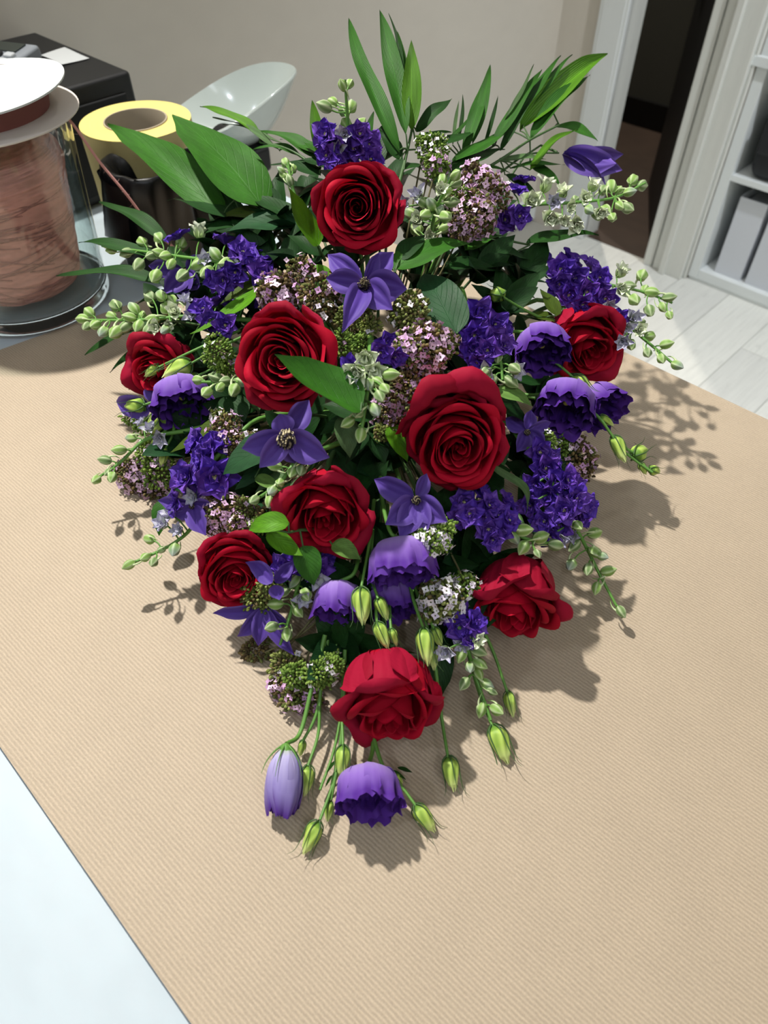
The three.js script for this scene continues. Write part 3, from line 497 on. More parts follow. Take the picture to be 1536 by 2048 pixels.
// ---- delphinium
const dpC = { in: col(0x5f38a0), out: col(0x7a55ba), edge: col(0x432486), wht: col(0xe8eed6), grn: col(0xa8c86c), lil: col(0x968cc4) };
const dpM = vcol({ side: DS, roughness: .55, sheen: .25, sheenColor: new THREE.Color(0x6050a8), specularIntensity: .35 });
const dpMs = [0xffffff, 0xd6ccff, 0xfff0ff, 0xc8c0e8].map((c) => vcol({ color: c, side: DS, roughness: .55, sheen: .25, sheenColor: new THREE.Color(0x6050a8), specularIntensity: .35 }));
const dpPetal = (kind) => { const pale = kind > 0, ph = rr(0, 6), w = pale ? .74 : .95, wv = pale ? .05 : .1; return sheet(8, 10, (s, t) => { const x = (s - .5) * 2, hw = w / 2 * Math.pow(Math.sin(Math.PI * Math.pow(clamp(t, .001, .999), .7) * .92 + .12), .8) * (t > .85 ? 1 - .25 * (t - .85) / .15 : 1); return V(x * hw, t * (1 + .07 * Math.sin(x * 5 + ph)), .16 * Math.sin(t * Math.PI * .8) + .22 * x * x * hw * 2 + wv * Math.sin(t * 7 + x * 4 + ph) * t); }, (s, t) => { const x = Math.abs(s - .5) * 2; if (kind === 1) return mixc(mixc(dpC.grn, dpC.wht, t * 1.2), dpC.grn, (1 - x) * .45 * (1 - t)); if (kind === 2) return mixc(mixc(dpC.grn, dpC.wht, t * 1.5), dpC.lil, t * .8); return mixc(mixc(dpC.in, dpC.out, t), dpC.edge, x * .5 + (1 - t) * .3); }); };
const DPET = [0, 1, 2].map((k) => [0, 1, 2].map((i) => { seed(300 + k * 5 + i); return dpPetal(k); }));
const eyeM = std({ color: 0xd8d2a8, roughness: .8 });
const eyeG = mergeGeometries([0, 1, 2, 3, 4].map((i) => tube([V(0, 0, 0), V(.05 * Math.cos(i * 1.26), .16, .05 * Math.sin(i * 1.26)), V(.11 * Math.cos(i * 1.26), .26, .11 * Math.sin(i * 1.26))], .035, .05, 4, 5)));
const FLO = [0, 1, 2].map((kind) => [0, 1, 2].map((vr) => { seed(330 + kind * 7 + vr); const L = []; const lay = kind === 0 ? [[6, 1.05, .28], [5, .78, .62], [4, .55, 1.05]] : (kind === 1 ? [[6, 1, .95], [5, .8, 1.2], [3, .55, 1.42]] : [[6, 1, .8], [5, .76, 1.1], [3, .55, 1.35]]); lay.forEach(([n, sc, open], j) => { for (let i = 0; i < n; i++) { const m = new THREE.Matrix4().makeRotationY(i / n * Math.PI * 2 + j * .7 + rr(-.15, .15)).multiply(new THREE.Matrix4().makeTranslation(0, 0, .06)).multiply(new THREE.Matrix4().makeRotationX(Math.PI / 2 - open + rr(-.22, .22))).multiply(new THREE.Matrix4().makeScale(sc * rr(.88, 1.1), sc * rr(.9, 1.08), -sc)); L.push({ m, g: DPET[kind][i % 3] }); } }); return L; }));
const bdC = { g: col(0x7a9f4a), w: col(0xd8e3ba), v: col(0x8f8fb5), gr: col(0x66834c) };
const dpBud = [0, 1, 2].map((k) => { const mk = sheet(20, 16, (s, t) => { const a = -s * Math.PI * 2, r = .315 * Math.pow(Math.sin(Math.PI * Math.pow(clamp(t, .002, .998), .85)), .62) * (t > .7 ? 1 - .35 * (t - .7) / .3 : 1) * (1 + .09 * Math.cos(5 * a)); return V(r * Math.cos(a), t, r * Math.sin(a)); }, (s, t) => { const st = Math.pow(.5 + .5 * Math.cos(5 * s * Math.PI * 2), 2); const c = mixc(mixc(k === 2 ? bdC.gr : bdC.g, bdC.w, st * .6), bdC.w, (t - .75) * 1.2); return k === 1 ? mixc(c, bdC.v, (t - .35) * .8) : c; });
  const spur = tube([V(.05, .35, .2), V(.06, .12, .32), V(.02, -.2, .36), V(-.02, -.5, .28)], .08, .02, 8, 6, (t) => mixc(bdC.w, bdC.g, t)); return mergeGeometries([mk, spur]); });
const dpBudM = vcol({ roughness: .5, specularIntensity: .35 });
// path: [u, v, h] from base to tip; flo: [u, v, px, kind]; buds: [u, v, px?]
function spike(label, path, flo, buds, o2 = {}) {
  const P = path.map((q) => at3(q)), o = thing('delphinium_spike', label, 'delphinium', P[0]); seed(Math.round(path[0][0] * 7 + path[0][1]));
  const px = path.map((q) => V(q[0], q[1], q[2] ?? hs(q[0], q[1])));
  const near = (u, v, back = 0) => { let best = null; for (let i = 0; i < px.length - 1; i++) { const a = px[i], b = px[i + 1], dx = b.x - a.x, dy = b.y - a.y; const t = clamp(((u - a.x) * dx + (v - a.y) * dy) / (dx * dx + dy * dy) - back / Math.hypot(dx, dy), 0, 1), q = a.clone().lerp(b, t), d = Math.hypot(u - q.x, v - q.y); if (!best || d < best.d) best = { d, q }; } return best.q; };
  const tipDir = P[P.length - 1].clone().sub(P[P.length - 2]).normalize(), ped = [];
  pathStem(o, P, .0026, .0014, stemM);
  flo.forEach(([u, v, R = 24, kind = 0, dh = 0], i) => {
    const q = near(u, v), s0 = at(q.x, q.y, q.z), p = at(u, v, q.z + .006 + dh + rr(-.006, .008)), s = px2m(p, R * 1.14), out = p.clone().sub(s0).normalize();
    const d = out.multiplyScalar(.7).add(facing(p, rr(-.3, .3), rr(-.3, .2)).multiplyScalar(.8)).addScaledVector(tipDir, .35).normalize(), g = new THREE.Group(); g.name = numbered('floret'); o.add(g); g.position.copy(rel(o, p)).addScaledVector(d, -s * .25); g.quaternion.copy(quatTo(d, rr(0, 6))); g.scale.setScalar(s);
    FLO[kind][i % 3].forEach((e) => { const m = mesh('petal', e.g, kind ? dpM : dpMs[(i + Math.floor(rnd() * 2)) % 4], g); m.matrix.copy(e.m); m.matrix.decompose(m.position, m.quaternion, m.scale); });
    mesh('eye', eyeG, eyeM, g);
    const b = rel(o, p).addScaledVector(d, -s * .28); ped.push(tube([rel(o, s0), rel(o, s0).lerp(b, .5).add(V(0, .003, 0)), b], .0009, .0009, 6, 5));
  });
  buds.forEach(([u, v, L = 30], i) => {
    const q = near(u, v, 14), s0 = at(q.x, q.y, q.z), p = at(u, v, q.z + rr(-.004, .008)), len = px2m(p, L); let d = p.clone().sub(s0); if (d.length() < len * .4) d.add(tipDir.clone().multiplyScalar(len)); d.normalize().addScaledVector(tipDir, .25).add(V(0, rr(-.2, .15), 0)).normalize();
    const m = mesh('bud', dpBud[o2.kind ?? (i % 5 === 4 ? 1 : i % 3 === 2 ? 2 : 0)], dpBudM, o), b = p.clone().addScaledVector(d, -len * .5); m.position.copy(rel(o, b)); m.quaternion.copy(quatTo(d, rr(0, 6))); m.scale.setScalar(len);
    ped.push(tube([rel(o, s0), rel(o, s0).lerp(rel(o, b), .6).addScaledVector(tipDir, -len * .08), rel(o, b).addScaledVector(d, len * .03)], .0008, .0009, 6, 5));
  });
  if (ped.length) mesh('pedicels', mergeGeometries(ped), stemM, o).userData.kind = 'stuff';
  if (!o2.noIn) stemIn(o, P[0], P[1].clone().sub(P[0]).normalize(), .0026, stemM, .03);
  return o;
}

// ---- oregano: domes of tiny buds and blossoms
const oBud = (() => { const g = new THREE.IcosahedronGeometry(1, 1).scale(.8, 1.25, .8); return mergeVertices(g.deleteAttribute('uv') && g); })(); oBud.computeVertexNormals();
const oFl = mergeGeometries([0, 1, 2, 3].map((i) => sheet(2, 3, (s, t) => V((s - .5) * 1.3 * Math.sin(Math.PI * (.25 + .7 * t)), .2 + .5 * t - .3 * t * t, .15 + 1.25 * t + .12 * Math.cos((s - .5) * 3)).applyAxisAngle(V(0, 1, 0), i * 1.57)))); oFl.deleteAttribute('uv');
const oM = vcol({ roughness: .75, side: DS, specularIntensity: .3 });
const OC = { green: [0x6d8a3a, 0x86a04c, 0x55702f], brown: [0x6b5a3c, 0x7f7048, 0x544832, 0x6b7340], mixed: [0x77803f, 0x6b6040, 0x8a9455, 0x5d6a35], pink: [0xd9b3d4, 0xe6c9e2, 0xc79cc8], white: [0xe8e2ea, 0xf2f0f2, 0xd9cfe0], mauve: [0xb795b4, 0xc8abc6, 0x9a7f9c] };
// heads: [u, v, radius px, buds colour, blossom colour, blossom share, dh]
function oregano(label, heads, path) {
  const h0 = heads[0], p0 = at(h0[0], h0[1], (h0[6] ?? 0) + hs(h0[0], h0[1])), o = thing('oregano_sprig', label, 'oregano', p0); seed(Math.round(h0[0] * 5 + h0[1] * 3)); let bd = [], bl = [], st = [];
  heads.forEach(([u, v, R, bc, fc, share, dh = 0]) => {
    const hh = hs(u, v) + dh, c = at(u, v, hh), r = px2m(c, R), n = Math.round(26 + Math.pow(R, 1.55) * .42), ax = facing(c, rr(-.3, .3), rr(-.3, .1)), q = quatTo(ax, rr(0, 6)), foot = c.clone().addScaledVector(ax, -r * 1.5); foot.y = Math.max(foot.y, TY + .004);
    const lump = rr(0, 6);
    for (let i = 0; i < n; i++) {
      const y = 1 - i / n * 1.35, a = i * 2.39996, k = Math.sqrt(Math.max(0, 1 - y * y)), jr = r * rr(.72, 1.02) * (1 + .16 * Math.sin(3 * a + lump + y * 4)), d = V(Math.cos(a) * k, y, Math.sin(a) * k), dw = d.clone().applyQuaternion(q), p = c.clone().addScaledVector(dw, jr); p.addScaledVector(ax, -r * .25); if (p.y < TY + .003) p.y = TY + .003 + rnd() * .002;
      const sz = rr(.0017, .0025) * clamp(R / 40, .8, 1.1), qq = quatTo(dw.add(V(rr(-.3, .3), rr(-.3, .3), rr(-.3, .3))), rr(0, 6)), bcol = col(OC[bc][Math.floor(rnd() * OC[bc].length)]).multiplyScalar(rr(.75, 1.15));
      const pr = rel(o, p);
      bd.push({ m: new THREE.Matrix4().compose(pr, qq, V(sz, sz, sz)), c: bcol });
      if (rnd() < .5) bd.push({ m: new THREE.Matrix4().compose(pr.clone().add(V(rr(-1, 1), rr(-1, 1), rr(-1, 1)).multiplyScalar(sz * 1.6)), qq, V(sz, sz, sz).multiplyScalar(.85)), c: bcol.clone().multiplyScalar(rr(.8, 1.1)) });
      if (rnd() < share) { const z = sz * rr(.95, 1.35); bl.push({ m: new THREE.Matrix4().compose(pr.clone().addScaledVector(dw.normalize(), sz * 1.3), quatTo(dw.clone().add(V(rr(-.6, .6), rr(-.6, .6), rr(-.6, .6))), rr(0, 6)), V(z, z, z)), c: col(OC[fc][Math.floor(rnd() * 3)]) }); }
      if (i % 4 === 0) st.push(tube([rel(o, foot), rel(o, c.clone().addScaledVector(ax, -r * .5)), pr], .0006, .0005, 4, 4));
    }
    if (!path) { const e = CORE.clone().lerp(foot, .35); e.y = Math.max(TY + .01, Math.min(e.y, foot.y)); st.push(tube([rel(o, foot), rel(o, foot.clone().lerp(e, .5)), rel(o, e)], .0011, .0013, 8, 5)); }
  });
  if (path) st.push(...path.map((pp) => tube(pp.map((q) => rel(o, at3(q))), .0012, .0009, 20, 6)));
  mesh('buds', scatter(oBud, bd), oM, o).userData.kind = 'stuff';
  if (bl.length) mesh('blossoms', scatter(oFl, bl), oM, o).userData.kind = 'stuff';
  mesh('stems', mergeGeometries(st), stemBrown, o);
  return o;
}

// ---- leaf branches: leaves [tip u, v, h | base u, v, h | width px | material | options]
function branch(name, label, stem, leaves, group, r = .0016, cat = 'foliage') {
  const P = stem.map((q) => at3(q)), o = thing(name, label, cat, P[0], group); seed(Math.round(stem[0][0] * 3 + stem[0][1] * 11));
  pathStem(o, P, r * 1.2, r * .7, stemDark);
  leaves.forEach(([t, b, w, m, opt = {}]) => { const B = at3(b), T = at3(t), lance = m.startsWith('lance'); mesh('leaf', blade(rel(o, B), rel(o, T), px2m(B.clone().lerp(T, .4), w), { prof: lance ? 'lance' : 'broad', ...opt }), LEAF[m], o);
    if (!opt.sessile) { const s = P.reduce((x, y) => (y.distanceTo(B) < x.distanceTo(B) ? y : x)); if (s.distanceTo(B) > .002) mesh('leaf_stalk', tube([rel(o, s), rel(o, s.clone().lerp(B, .6)).add(V(0, .002, 0)), rel(o, B)], .0011, .0008, 6, 5), stemDark, o); } });
  return o;
}
// ------------------------------------------------------------------ the spray itself
{
  const o = thing('hidden_floral_foam', 'unseen dark green floral foam block in a tray under the flowers holding the stems', 'floral foam', V(CORE.x, TY + .001, CORE.z));  // out of sight under the flowers: holds the stems, blocks light through gaps
  mesh('tray', spun([[0, 0], [.07, 0], [.082, .004], [.088, .026], [.086, .027], [.078, .006], [0, .004]], 4).rotateY(Math.PI / 4).scale(.75, 1, 1.45), std({ color: 0x1f4a2c, roughness: .5 }), o);
  mesh('foam', rbox(.08, .062, .19, .008, 0, .036, 0), std({ color: 0x24442d, roughness: .95 }), o);
}
// roses: label, centre u, v, height, radius px, facing, petal set, twist
rose('topmost red rose, wide open above the purple clematis', 716, 412, .285, 86, -.08, .03, 0, .3);
rose('large open red rose with a green leaf tip over its heart', 566, 718, .225, 101, -.2, .02, 0, 1.4);
rose('largest open red rose in the middle of the spray facing right', 916, 886, .185, 103, .1, .36, 1, 2.2, { back: [-.1, .55] });
rose('red rose above the two lilac bells, darker petals folded back behind', 652, 1026, .145, 92, -.04, .55, 2, 3.9);
rose('red rose crossed by a curled purple petal at the lower left edge', 472, 1146, .075, 80, -.1, .45, 1, 5.1);
rose('red rose drooping over the paper at lower right, one petal jutting out', 1032, 1210, .06, 92, -.06, .8, 2, .9);
rose('lowest red rose, drooping over the trailing green buds', 780, 1412, .055, 103, .06, .8, 2, 2.9);
rose('red rose standing at the right edge beside the floor, tops of petals paler', 1172, 690, .13, 80, .36, .5, 2, 4.2);
rose('small half-hidden red rose at the left edge behind pale green buds', 318, 738, .11, 70, -.5, .28, 2, 1.9);

// lisianthus
function lis(label, p, build, first) { const o = thing('lisianthus_stem', label, 'lisianthus', at3(p)); seed(p[0] * 3 + p[1]); build(o); return o; }
const bloom1 = (label, u, v, h, R, du, dv, k, tw, tall, path) => lis(label, [u, v, h], (o) => { const b = lisBloom(o, u, v, h, R, du, dv, k, tw, tall); const P = path.map(at3); P[P.length - 1] = b; pathStem(o, P, .0022, .0018); });
bloom1('lowest purple lisianthus bloom lying on the paper, mouth towards the viewer', 737, 1596, .034, 66, .02, .78, 0, .4, .95, [[745, 1330, .03], [748, 1430, .02], [745, 1500, .02], [740, 1530, .03]]);
bloom1('largest lilac lisianthus bell hanging below the star-shaped clematis', 806, 1135, .115, 69, .12, .92, 1, 1.2, .86, [[760, 940, .1], [768, 1020, .125], [785, 1070, .13], [795, 1085, .13]]);
bloom1('lilac lisianthus bell left of the drooping green bud', 676, 1214, .085, 50, -.06, .88, 2, 2.2, 1.05, [[735, 1010, .08], [720, 1100, .09], [705, 1150, .095], [695, 1160, .1]]);
bloom1('partly hidden lilac lisianthus behind the drooping green buds', 783, 1212, .07, 47, .1, .85, 0, 3.1, 1, [[775, 1010, .07], [778, 1120, .08], [780, 1150, .08]]);
bloom1('dark purple lisianthus against the right-hand red rose', 1086, 702, .165, 55, .15, .74, 1, .8, .9, [[900, 640, .14], [1000, 660, .15], [1050, 680, .16]]);
bloom1('purple lisianthus under the pale bud, beside the shadows on the paper', 1130, 818, .13, 59, -.15, .78, 2, 4.0, .95, [[960, 760, .1], [1060, 790, .12], [1100, 800, .12]]);
bloom1('outermost purple lisianthus at the right edge, half behind its neighbour', 1206, 816, .105, 50, .6, .5, 0, 5.0, .9, [[1000, 780, .09], [1100, 800, .1], [1170, 812, .1]]);
bloom1('dark purple ruffled lisianthus under the small left red rose', 366, 808, .105, 60, .12, .86, 2, 5.7, .85, [[560, 760, .1], [460, 780, .1], [400, 795, .1]]);
bloom1('closed pale lavender lisianthus flower at the end of a long stem', 567, 1572, .024, 62, -.06, .97, 3, .5, 1.2, [[650, 1270, .06], [625, 1370, .04], [598, 1470, .026], [578, 1515, .024]]);
// buds: stem pixels from the spray outwards, then bud [base u, v, tip u, v, h, slim]
function buds(label, stems, list) { lis(label, stems[0][0], (o) => { stems.forEach((s) => pathStem(o, s, .0019, .0013)); list.forEach(([bu, bv, tu, tv, h, slim], k) => { const B = at(bu, bv, h), T = at(tu, tv, Math.max(.006, h - .012)); lisBud(o, B, T.clone().sub(B), T.distanceTo(B), k, slim ?? 1); }); }); }
buds('green bud nearest the viewer with a small one on its stem', [[[690, 1300, .05], [686, 1440, .028], [668, 1560, .018], [640, 1640, .017]], [[672, 1545, .02], [662, 1600, .015]]], [[637, 1642, 608, 1706, .017, 1.05], [660, 1600, 655, 1642, .014, .95]]);
buds('plump green bud hanging left of the lowest lisianthus bloom', [[[690, 1300, .05], [684, 1420, .03], [686, 1492, .028]]], [[686, 1490, 682, 1556, .028, 1.05]]);
buds('pair of slim green buds beside the closed lavender flower', [[[655, 1280, .05], [632, 1430, .025], [606, 1482, .016]], [[650, 1270, .055], [640, 1400, .03], [636, 1470, .02], [616, 1532, .018]]], [[606, 1480, 600, 1512, .016, 1], [617, 1530, 609, 1590, .017, 1.05]]);
buds('green bud at the right of the lowest bloom with a tiny bud up its stem', [[[745, 1470, .02], [770, 1540, .02], [800, 1570, .017], [832, 1612, .016]]], [[830, 1610, 868, 1662, .016, 1.1], [788, 1548, 804, 1570, .018, 1]]);
buds('green bud on a bare stem between the lowest rose and the right buds', [[[870, 1330, .05], [884, 1440, .022], [896, 1515, .017]]], [[897, 1512, 908, 1580, .017, 1.05]]);
buds('largest green bud at the tip of the lower right spike', [[[935, 1300, .05], [960, 1390, .02], [986, 1455, .016]]], [[986, 1450, 1015, 1524, .016, 1.1]]);
buds('slender green bud on the thin stem right of the pale spike', [[[950, 1230, .06], [985, 1300, .03], [1015, 1385, .016]]], [[1015, 1382, 1026, 1432, .015, .95]]);
buds('big pale green bud hanging between the two lilac bells', [[[748, 1000, .11], [738, 1090, .11], [722, 1178, .105]]], [[722, 1175, 726, 1246, .105, 1.1]]);
buds('smaller green bud hanging against the hidden lilac bloom', [[[745, 1060, .1], [742, 1150, .1], [756, 1198, .1]]], [[756, 1195, 774, 1238, .098, 1.15]]);
buds('pale bud pair resting on the top of the lowest rose', [[[765, 1150, .08], [752, 1220, .09], [754, 1248, .09]], [[775, 1150, .07], [780, 1230, .085], [782, 1258, .085]]], [[754, 1244, 776, 1296, .09, 1], [782, 1256, 793, 1290, .085, 1]]);
buds('trio of pale green buds on long stems right of the lilac bells', [[[815, 1150, .08], [830, 1210, .085], [848, 1260, .085]], [[822, 1160, .08], [850, 1220, .08], [868, 1258, .08]], [[822, 1170, .06], [850, 1240, .07], [866, 1290, .065]]], [[846, 1256, 856, 1328, .085, 1], [866, 1254, 882, 1292, .078, 1.1], [864, 1285, 868, 1338, .062, 1]]);
buds('pale open-tipped bud beneath the right-hand red rose', [[[1040, 690, .15], [1110, 725, .15], [1148, 756, .145]]], [[1146, 752, 1178, 792, .145, 1.35]]);
buds('green stem with five buds reaching right over the shadows', [[[1120, 800, .1], [1190, 828, .11], [1222, 868, .095], [1240, 895, .085], [1282, 930, .07]], [[1240, 890, .085], [1270, 908, .075]], [[1284, 930, .07], [1305, 945, .066]]], [[1226, 872, 1250, 922, .09, 1], [1200, 832, 1226, 850, .108, .95], [1268, 912, 1290, 898, .075, 1.1], [1280, 926, 1292, 948, .07, 1.1], [1300, 938, 1318, 944, .066, 1.1]]);
buds('tiny closed bud deep among the dark leaves on the right', [[[1090, 640, .15], [1040, 615, .17], [1000, 590, .19]]], [[1003, 591, 984, 586, .19, 1.2]]);
buds('large pale bud and two small ones across the left red rose', [[[540, 650, .17], [450, 690, .15], [380, 728, .135]], [[480, 660, .15], [390, 700, .14], [318, 734, .125]], [[500, 700, .15], [430, 735, .13], [395, 752, .12]]], [[382, 724, 328, 756, .135, 1.25], [318, 730, 290, 752, .125, 1.05], [396, 750, 368, 768, .12, 1.1]]);
buds('pale lime bud drooping at the left edge with two green ones below', [[[480, 760, .1], [400, 790, .1], [335, 826, .085]], [[350, 840, .08], [345, 870, .075], [330, 898, .07]], [[345, 830, .08], [325, 870, .075], [312, 880, .075]]], [[338, 822, 294, 866, .085, 1.3], [332, 894, 322, 930, .07, 1.15], [314, 874, 304, 898, .075, 1.1]]);
buds('single lime bud at the far left below the small red rose', [[[330, 790, .09], [300, 806, .085], [285, 810, .085]]], [[288, 810, 250, 812, .085, 1.1]]);

// clematis: label, centre, height, facing, tepals [tip u, v, dh, width px, curl, roll]
clematis('purple clematis directly under the topmost rose', 728, 567, .255, 0, .05, [[660, 512, .005, 44, .12], [749, 502, .02, 34, .25, .7], [783, 507, .01, 44, .15], [816, 578, -.005, 62, .1], [788, 622, -.012, 56, .05], [686, 662, -.012, 46, -.1], [652, 556, 0, 46, .12]]);
clematis('purple clematis hanging between the two open roses on the left', 574, 866, .2, -.05, .45, [[482, 893, -.012, 54, .12], [515, 936, -.02, 46, .12], [614, 800, .01, 46, .15], [560, 822, .016, 44, .3], [664, 914, -.012, 66, .08], [600, 930, -.03, 50, -.05]], { st: 34, lite: .15 });
clematis('star-shaped purple clematis above the largest lilac bell', 832, 996, .155, .03, .3, [[749, 956, .004, 48, .1], [848, 944, .012, 34, .2, .5], [897, 1044, -.008, 52, .05], [855, 1068, -.016, 42, .02], [768, 1050, -.008, 54, .05], [800, 1078, -.02, 50, -.02]], { st: 17, lite: .08 });
clematis('closed purple clematis bell at the right end of the arching leaves', 1120, 306, .235, .9, .25, [[1246, 300, -.002, 44, .14], [1250, 342, -.012, 50, .16], [1232, 322, .012, 46, .1], [1206, 384, -.03, 46, .1], [1180, 372, -.03, 44, .05]], { noStamens: true, lite: .2, bend: .16 });
clematis('dark purple clematis under the upper left green spike', 372, 542, .17, -.3, .3, [[324, 590, -.012, 40, .1], [300, 528, 0, 38, .12], [408, 580, -.014, 40, .15], [412, 512, .01, 34, .1], [372, 598, -.02, 40, .1]], { st: 12 });
clematis('twisted purple clematis below the lower left rose', 528, 1212, .055, -.1, .6, [[424, 1217, -.006, 34, .15], [474, 1278, -.02, 32, -.1], [516, 1294, -.026, 36, -.05], [592, 1310, -.03, 34, .05], [580, 1250, -.016, 34, .05]], { noStamens: true });
clematis('single curled dark purple tepal flower lying over the lower left rose', 548, 1168, .105, -.2, .3, [[496, 1116, .012, 36, .35], [590, 1120, .0, 28, .1], [560, 1200, -.012, 30, .1]], { noStamens: true, bend: -.12 });
clematis('pale purple clematis poking out at the far left edge', 300, 806, .08, -.6, .3, [[226, 806, -.004, 44, -.12], [262, 838, -.012, 34, .05], [318, 770, .012, 34, .1]], { noStamens: true, lite: .2 });
clematis('dark purple clematis in the shade right of the largest red rose', 1052, 862, .12, .3, .3, [[1012, 836, .0, 30, .1], [1092, 890, -.01, 34, .1], [1100, 842, 0, 26, .1], [1030, 906, -.012, 34, .1], [1060, 820, .01, 28, .1]], { st: 11 });
clematis('purple clematis tucked beside the pink tuft above the lower left rose', 385, 1010, .09, -.2, .3, [[318, 998, -.004, 30, .12], [414, 1072, -.015, 42, .05], [348, 1030, -.012, 36, .1], [430, 1010, 0, 34, .1], [388, 960, .008, 34, .1]], { st: 10 });

// delphiniums
spike('short delphinium standing above the topmost rose with green buds at its tip', [[705, 330, .27], [698, 270, .31], [690, 160, .365]], [[650, 268, 26], [738, 288, 28], [664, 290, 26], [706, 298, 24], [668, 318, 24], [742, 318, 26], [720, 268, 24], [680, 328, 22], [700, 325, 22], [652, 310, 22], [690, 268, 22, 2], [678, 300, 22, 2], [708, 302, 20, 2]], [[685, 170, 28], [700, 167, 26], [648, 213, 36], [665, 204, 30], [703, 212, 36], [686, 222, 30], [692, 248, 38], [720, 250, 36]]);
spike('pale green delphinium spike reaching over the dark doorway at upper right', [[930, 470, .2], [1040, 415, .215], [1150, 405, .215], [1230, 395, .215], [1290, 366, .22]], [[1030, 380, 24], [1050, 360, 20], [1010, 440, 26], [1040, 432, 22], [1062, 404, 32, 1], [1089, 378, 28, 1], [1125, 390, 26, 1], [1101, 436, 30, 1], [1126, 440, 26, 1], [1152, 447, 30, 1], [1183, 378, 24, 1], [1108, 405, 24, 2], [1170, 398, 24, 1], [1200, 425, 22, 1], [1140, 415, 22, 1]], [[1212, 422, 36], [1222, 372, 36], [1208, 380, 32], [1196, 430, 34], [1180, 420, 30], [1255, 416, 34], [1240, 412, 28], [1266, 360, 34], [1284, 371, 34], [1260, 384, 28], [1225, 435, 28], [1150, 400, 28], [1238, 380, 26]]);
spike('pale green delphinium pointing at the viewer right of the topmost rose', [[860, 490, .22], [872, 420, .275], [905, 352, .315]], [[838, 392, 24, 2], [812, 410, 22, 2], [858, 474, 26, 1], [880, 380, 24, 1], [838, 440, 24, 1]], [[885, 358, 30], [912, 350, 32], [913, 367, 30], [894, 384, 28], [862, 408, 34], [905, 404, 32], [892, 434, 38], [832, 457, 40], [865, 462, 38], [820, 427, 36], [892, 456, 34], [842, 404, 30], [850, 430, 34], [872, 440, 30], [880, 420, 28]]);
spike('delphinium behind the right-hand red rose, green buds over the floor', [[1010, 520, .16], [1100, 545, .165], [1220, 570, .15], [1290, 585, .14], [1345, 606, .135]], [[1092, 519, 24], [1121, 539, 27], [1140, 520, 24], [1183, 535, 27], [1118, 568, 26], [1173, 584, 26], [1211, 597, 24], [1150, 556, 26], [1200, 555, 22], [1138, 590, 24], [1165, 610, 22], [1195, 578, 22], [1238, 549, 26, 1], [1242, 578, 24, 1], [1218, 612, 22, 2]], [[1284, 550, 36], [1269, 600, 36], [1299, 622, 34], [1305, 585, 32], [1290, 578, 28], [1339, 594, 30], [1326, 615, 26], [1339, 631, 24], [1258, 572, 30]]);
spike('second right-hand delphinium below it with a drooping chain of buds', [[1120, 610, .14], [1225, 630, .14], [1290, 680, .13], [1356, 736, .115]], [[1265, 636, 24, 2], [1277, 660, 22, 1], [1245, 682, 24, 2], [1252, 655, 22, 2], [1235, 636, 20]], [[1300, 672, 32], [1334, 688, 30], [1295, 706, 28], [1323, 718, 28], [1355, 731, 30], [1280, 645, 30], [1262, 690, 30]]);
spike('upper left delphinium pointing at the glass vase', [[560, 560, .19], [470, 530, .195], [350, 512, .185], [204, 492, .17]], [[399, 471, 30, 1], [355, 474, 24], [450, 482, 24], [486, 503, 30], [504, 530, 28], [470, 545, 26], [525, 545, 26], [445, 560, 24], [500, 505, 22], [430, 560, 22], [540, 520, 22], [411, 520, 22, 2]], [[211, 487, 28], [222, 500, 26], [251, 506, 30], [284, 484, 34], [318, 476, 36], [277, 530, 36], [311, 553, 38], [318, 505, 30], [302, 512, 28], [362, 486, 38], [342, 529, 30], [364, 552, 38], [397, 530, 40], [413, 545, 38], [430, 507, 34], [453, 528, 40], [330, 512, 30]]);
spike('lower left delphinium packed with pale green buds above the kraft paper', [[500, 640, .16], [400, 632, .16], [280, 640, .15], [160, 640, .135]], [[406, 617, 24], [430, 606, 24], [372, 606, 22, 2], [385, 630, 24, 2], [350, 625, 26, 1], [312, 655, 24, 1], [450, 650, 24], [420, 640, 22], [340, 648, 22, 1]], [[164, 638, 30], [178, 624, 32], [173, 653, 26], [190, 650, 30], [206, 664, 32], [231, 611, 38], [222, 632, 30], [231, 665, 38], [250, 655, 34], [267, 616, 34], [277, 653, 34], [300, 594, 40], [283, 631, 32], [305, 638, 32], [322, 591, 34], [333, 617, 40], [258, 634, 30], [296, 662, 32], [345, 600, 32], [330, 660, 30]]);
spike('thin bud chain of a delphinium at the far left over its own shadow', [[380, 860, .09], [290, 880, .075], [240, 925, .062], [186, 962, .05]], [[300, 860, 20, 2], [320, 875, 22, 2], [285, 850, 18, 2]], [[192, 960, 28], [224, 955, 30], [209, 920, 30], [238, 900, 32], [262, 876, 28], [216, 945, 22]]);
spike('delphinium with open purple florets above the lower left rose, stem bending left', [[470, 880, .12], [420, 930, .115], [396, 990, .095], [386, 1050, .07], [350, 1085, .055], [250, 1133, .045]], [[414, 903, 32], [430, 956, 40], [371, 955, 32], [401, 922, 30], [392, 880, 26], [440, 885, 26], [405, 965, 28], [350, 1005, 26], [388, 994, 24, 2], [345, 1030, 26, 2], [330, 1050, 26, 2], [360, 1060, 22, 2]], [[257, 1130, 30], [290, 1115, 28], [307, 1125, 28], [298, 1078, 32], [349, 1100, 36], [322, 1100, 22]]);
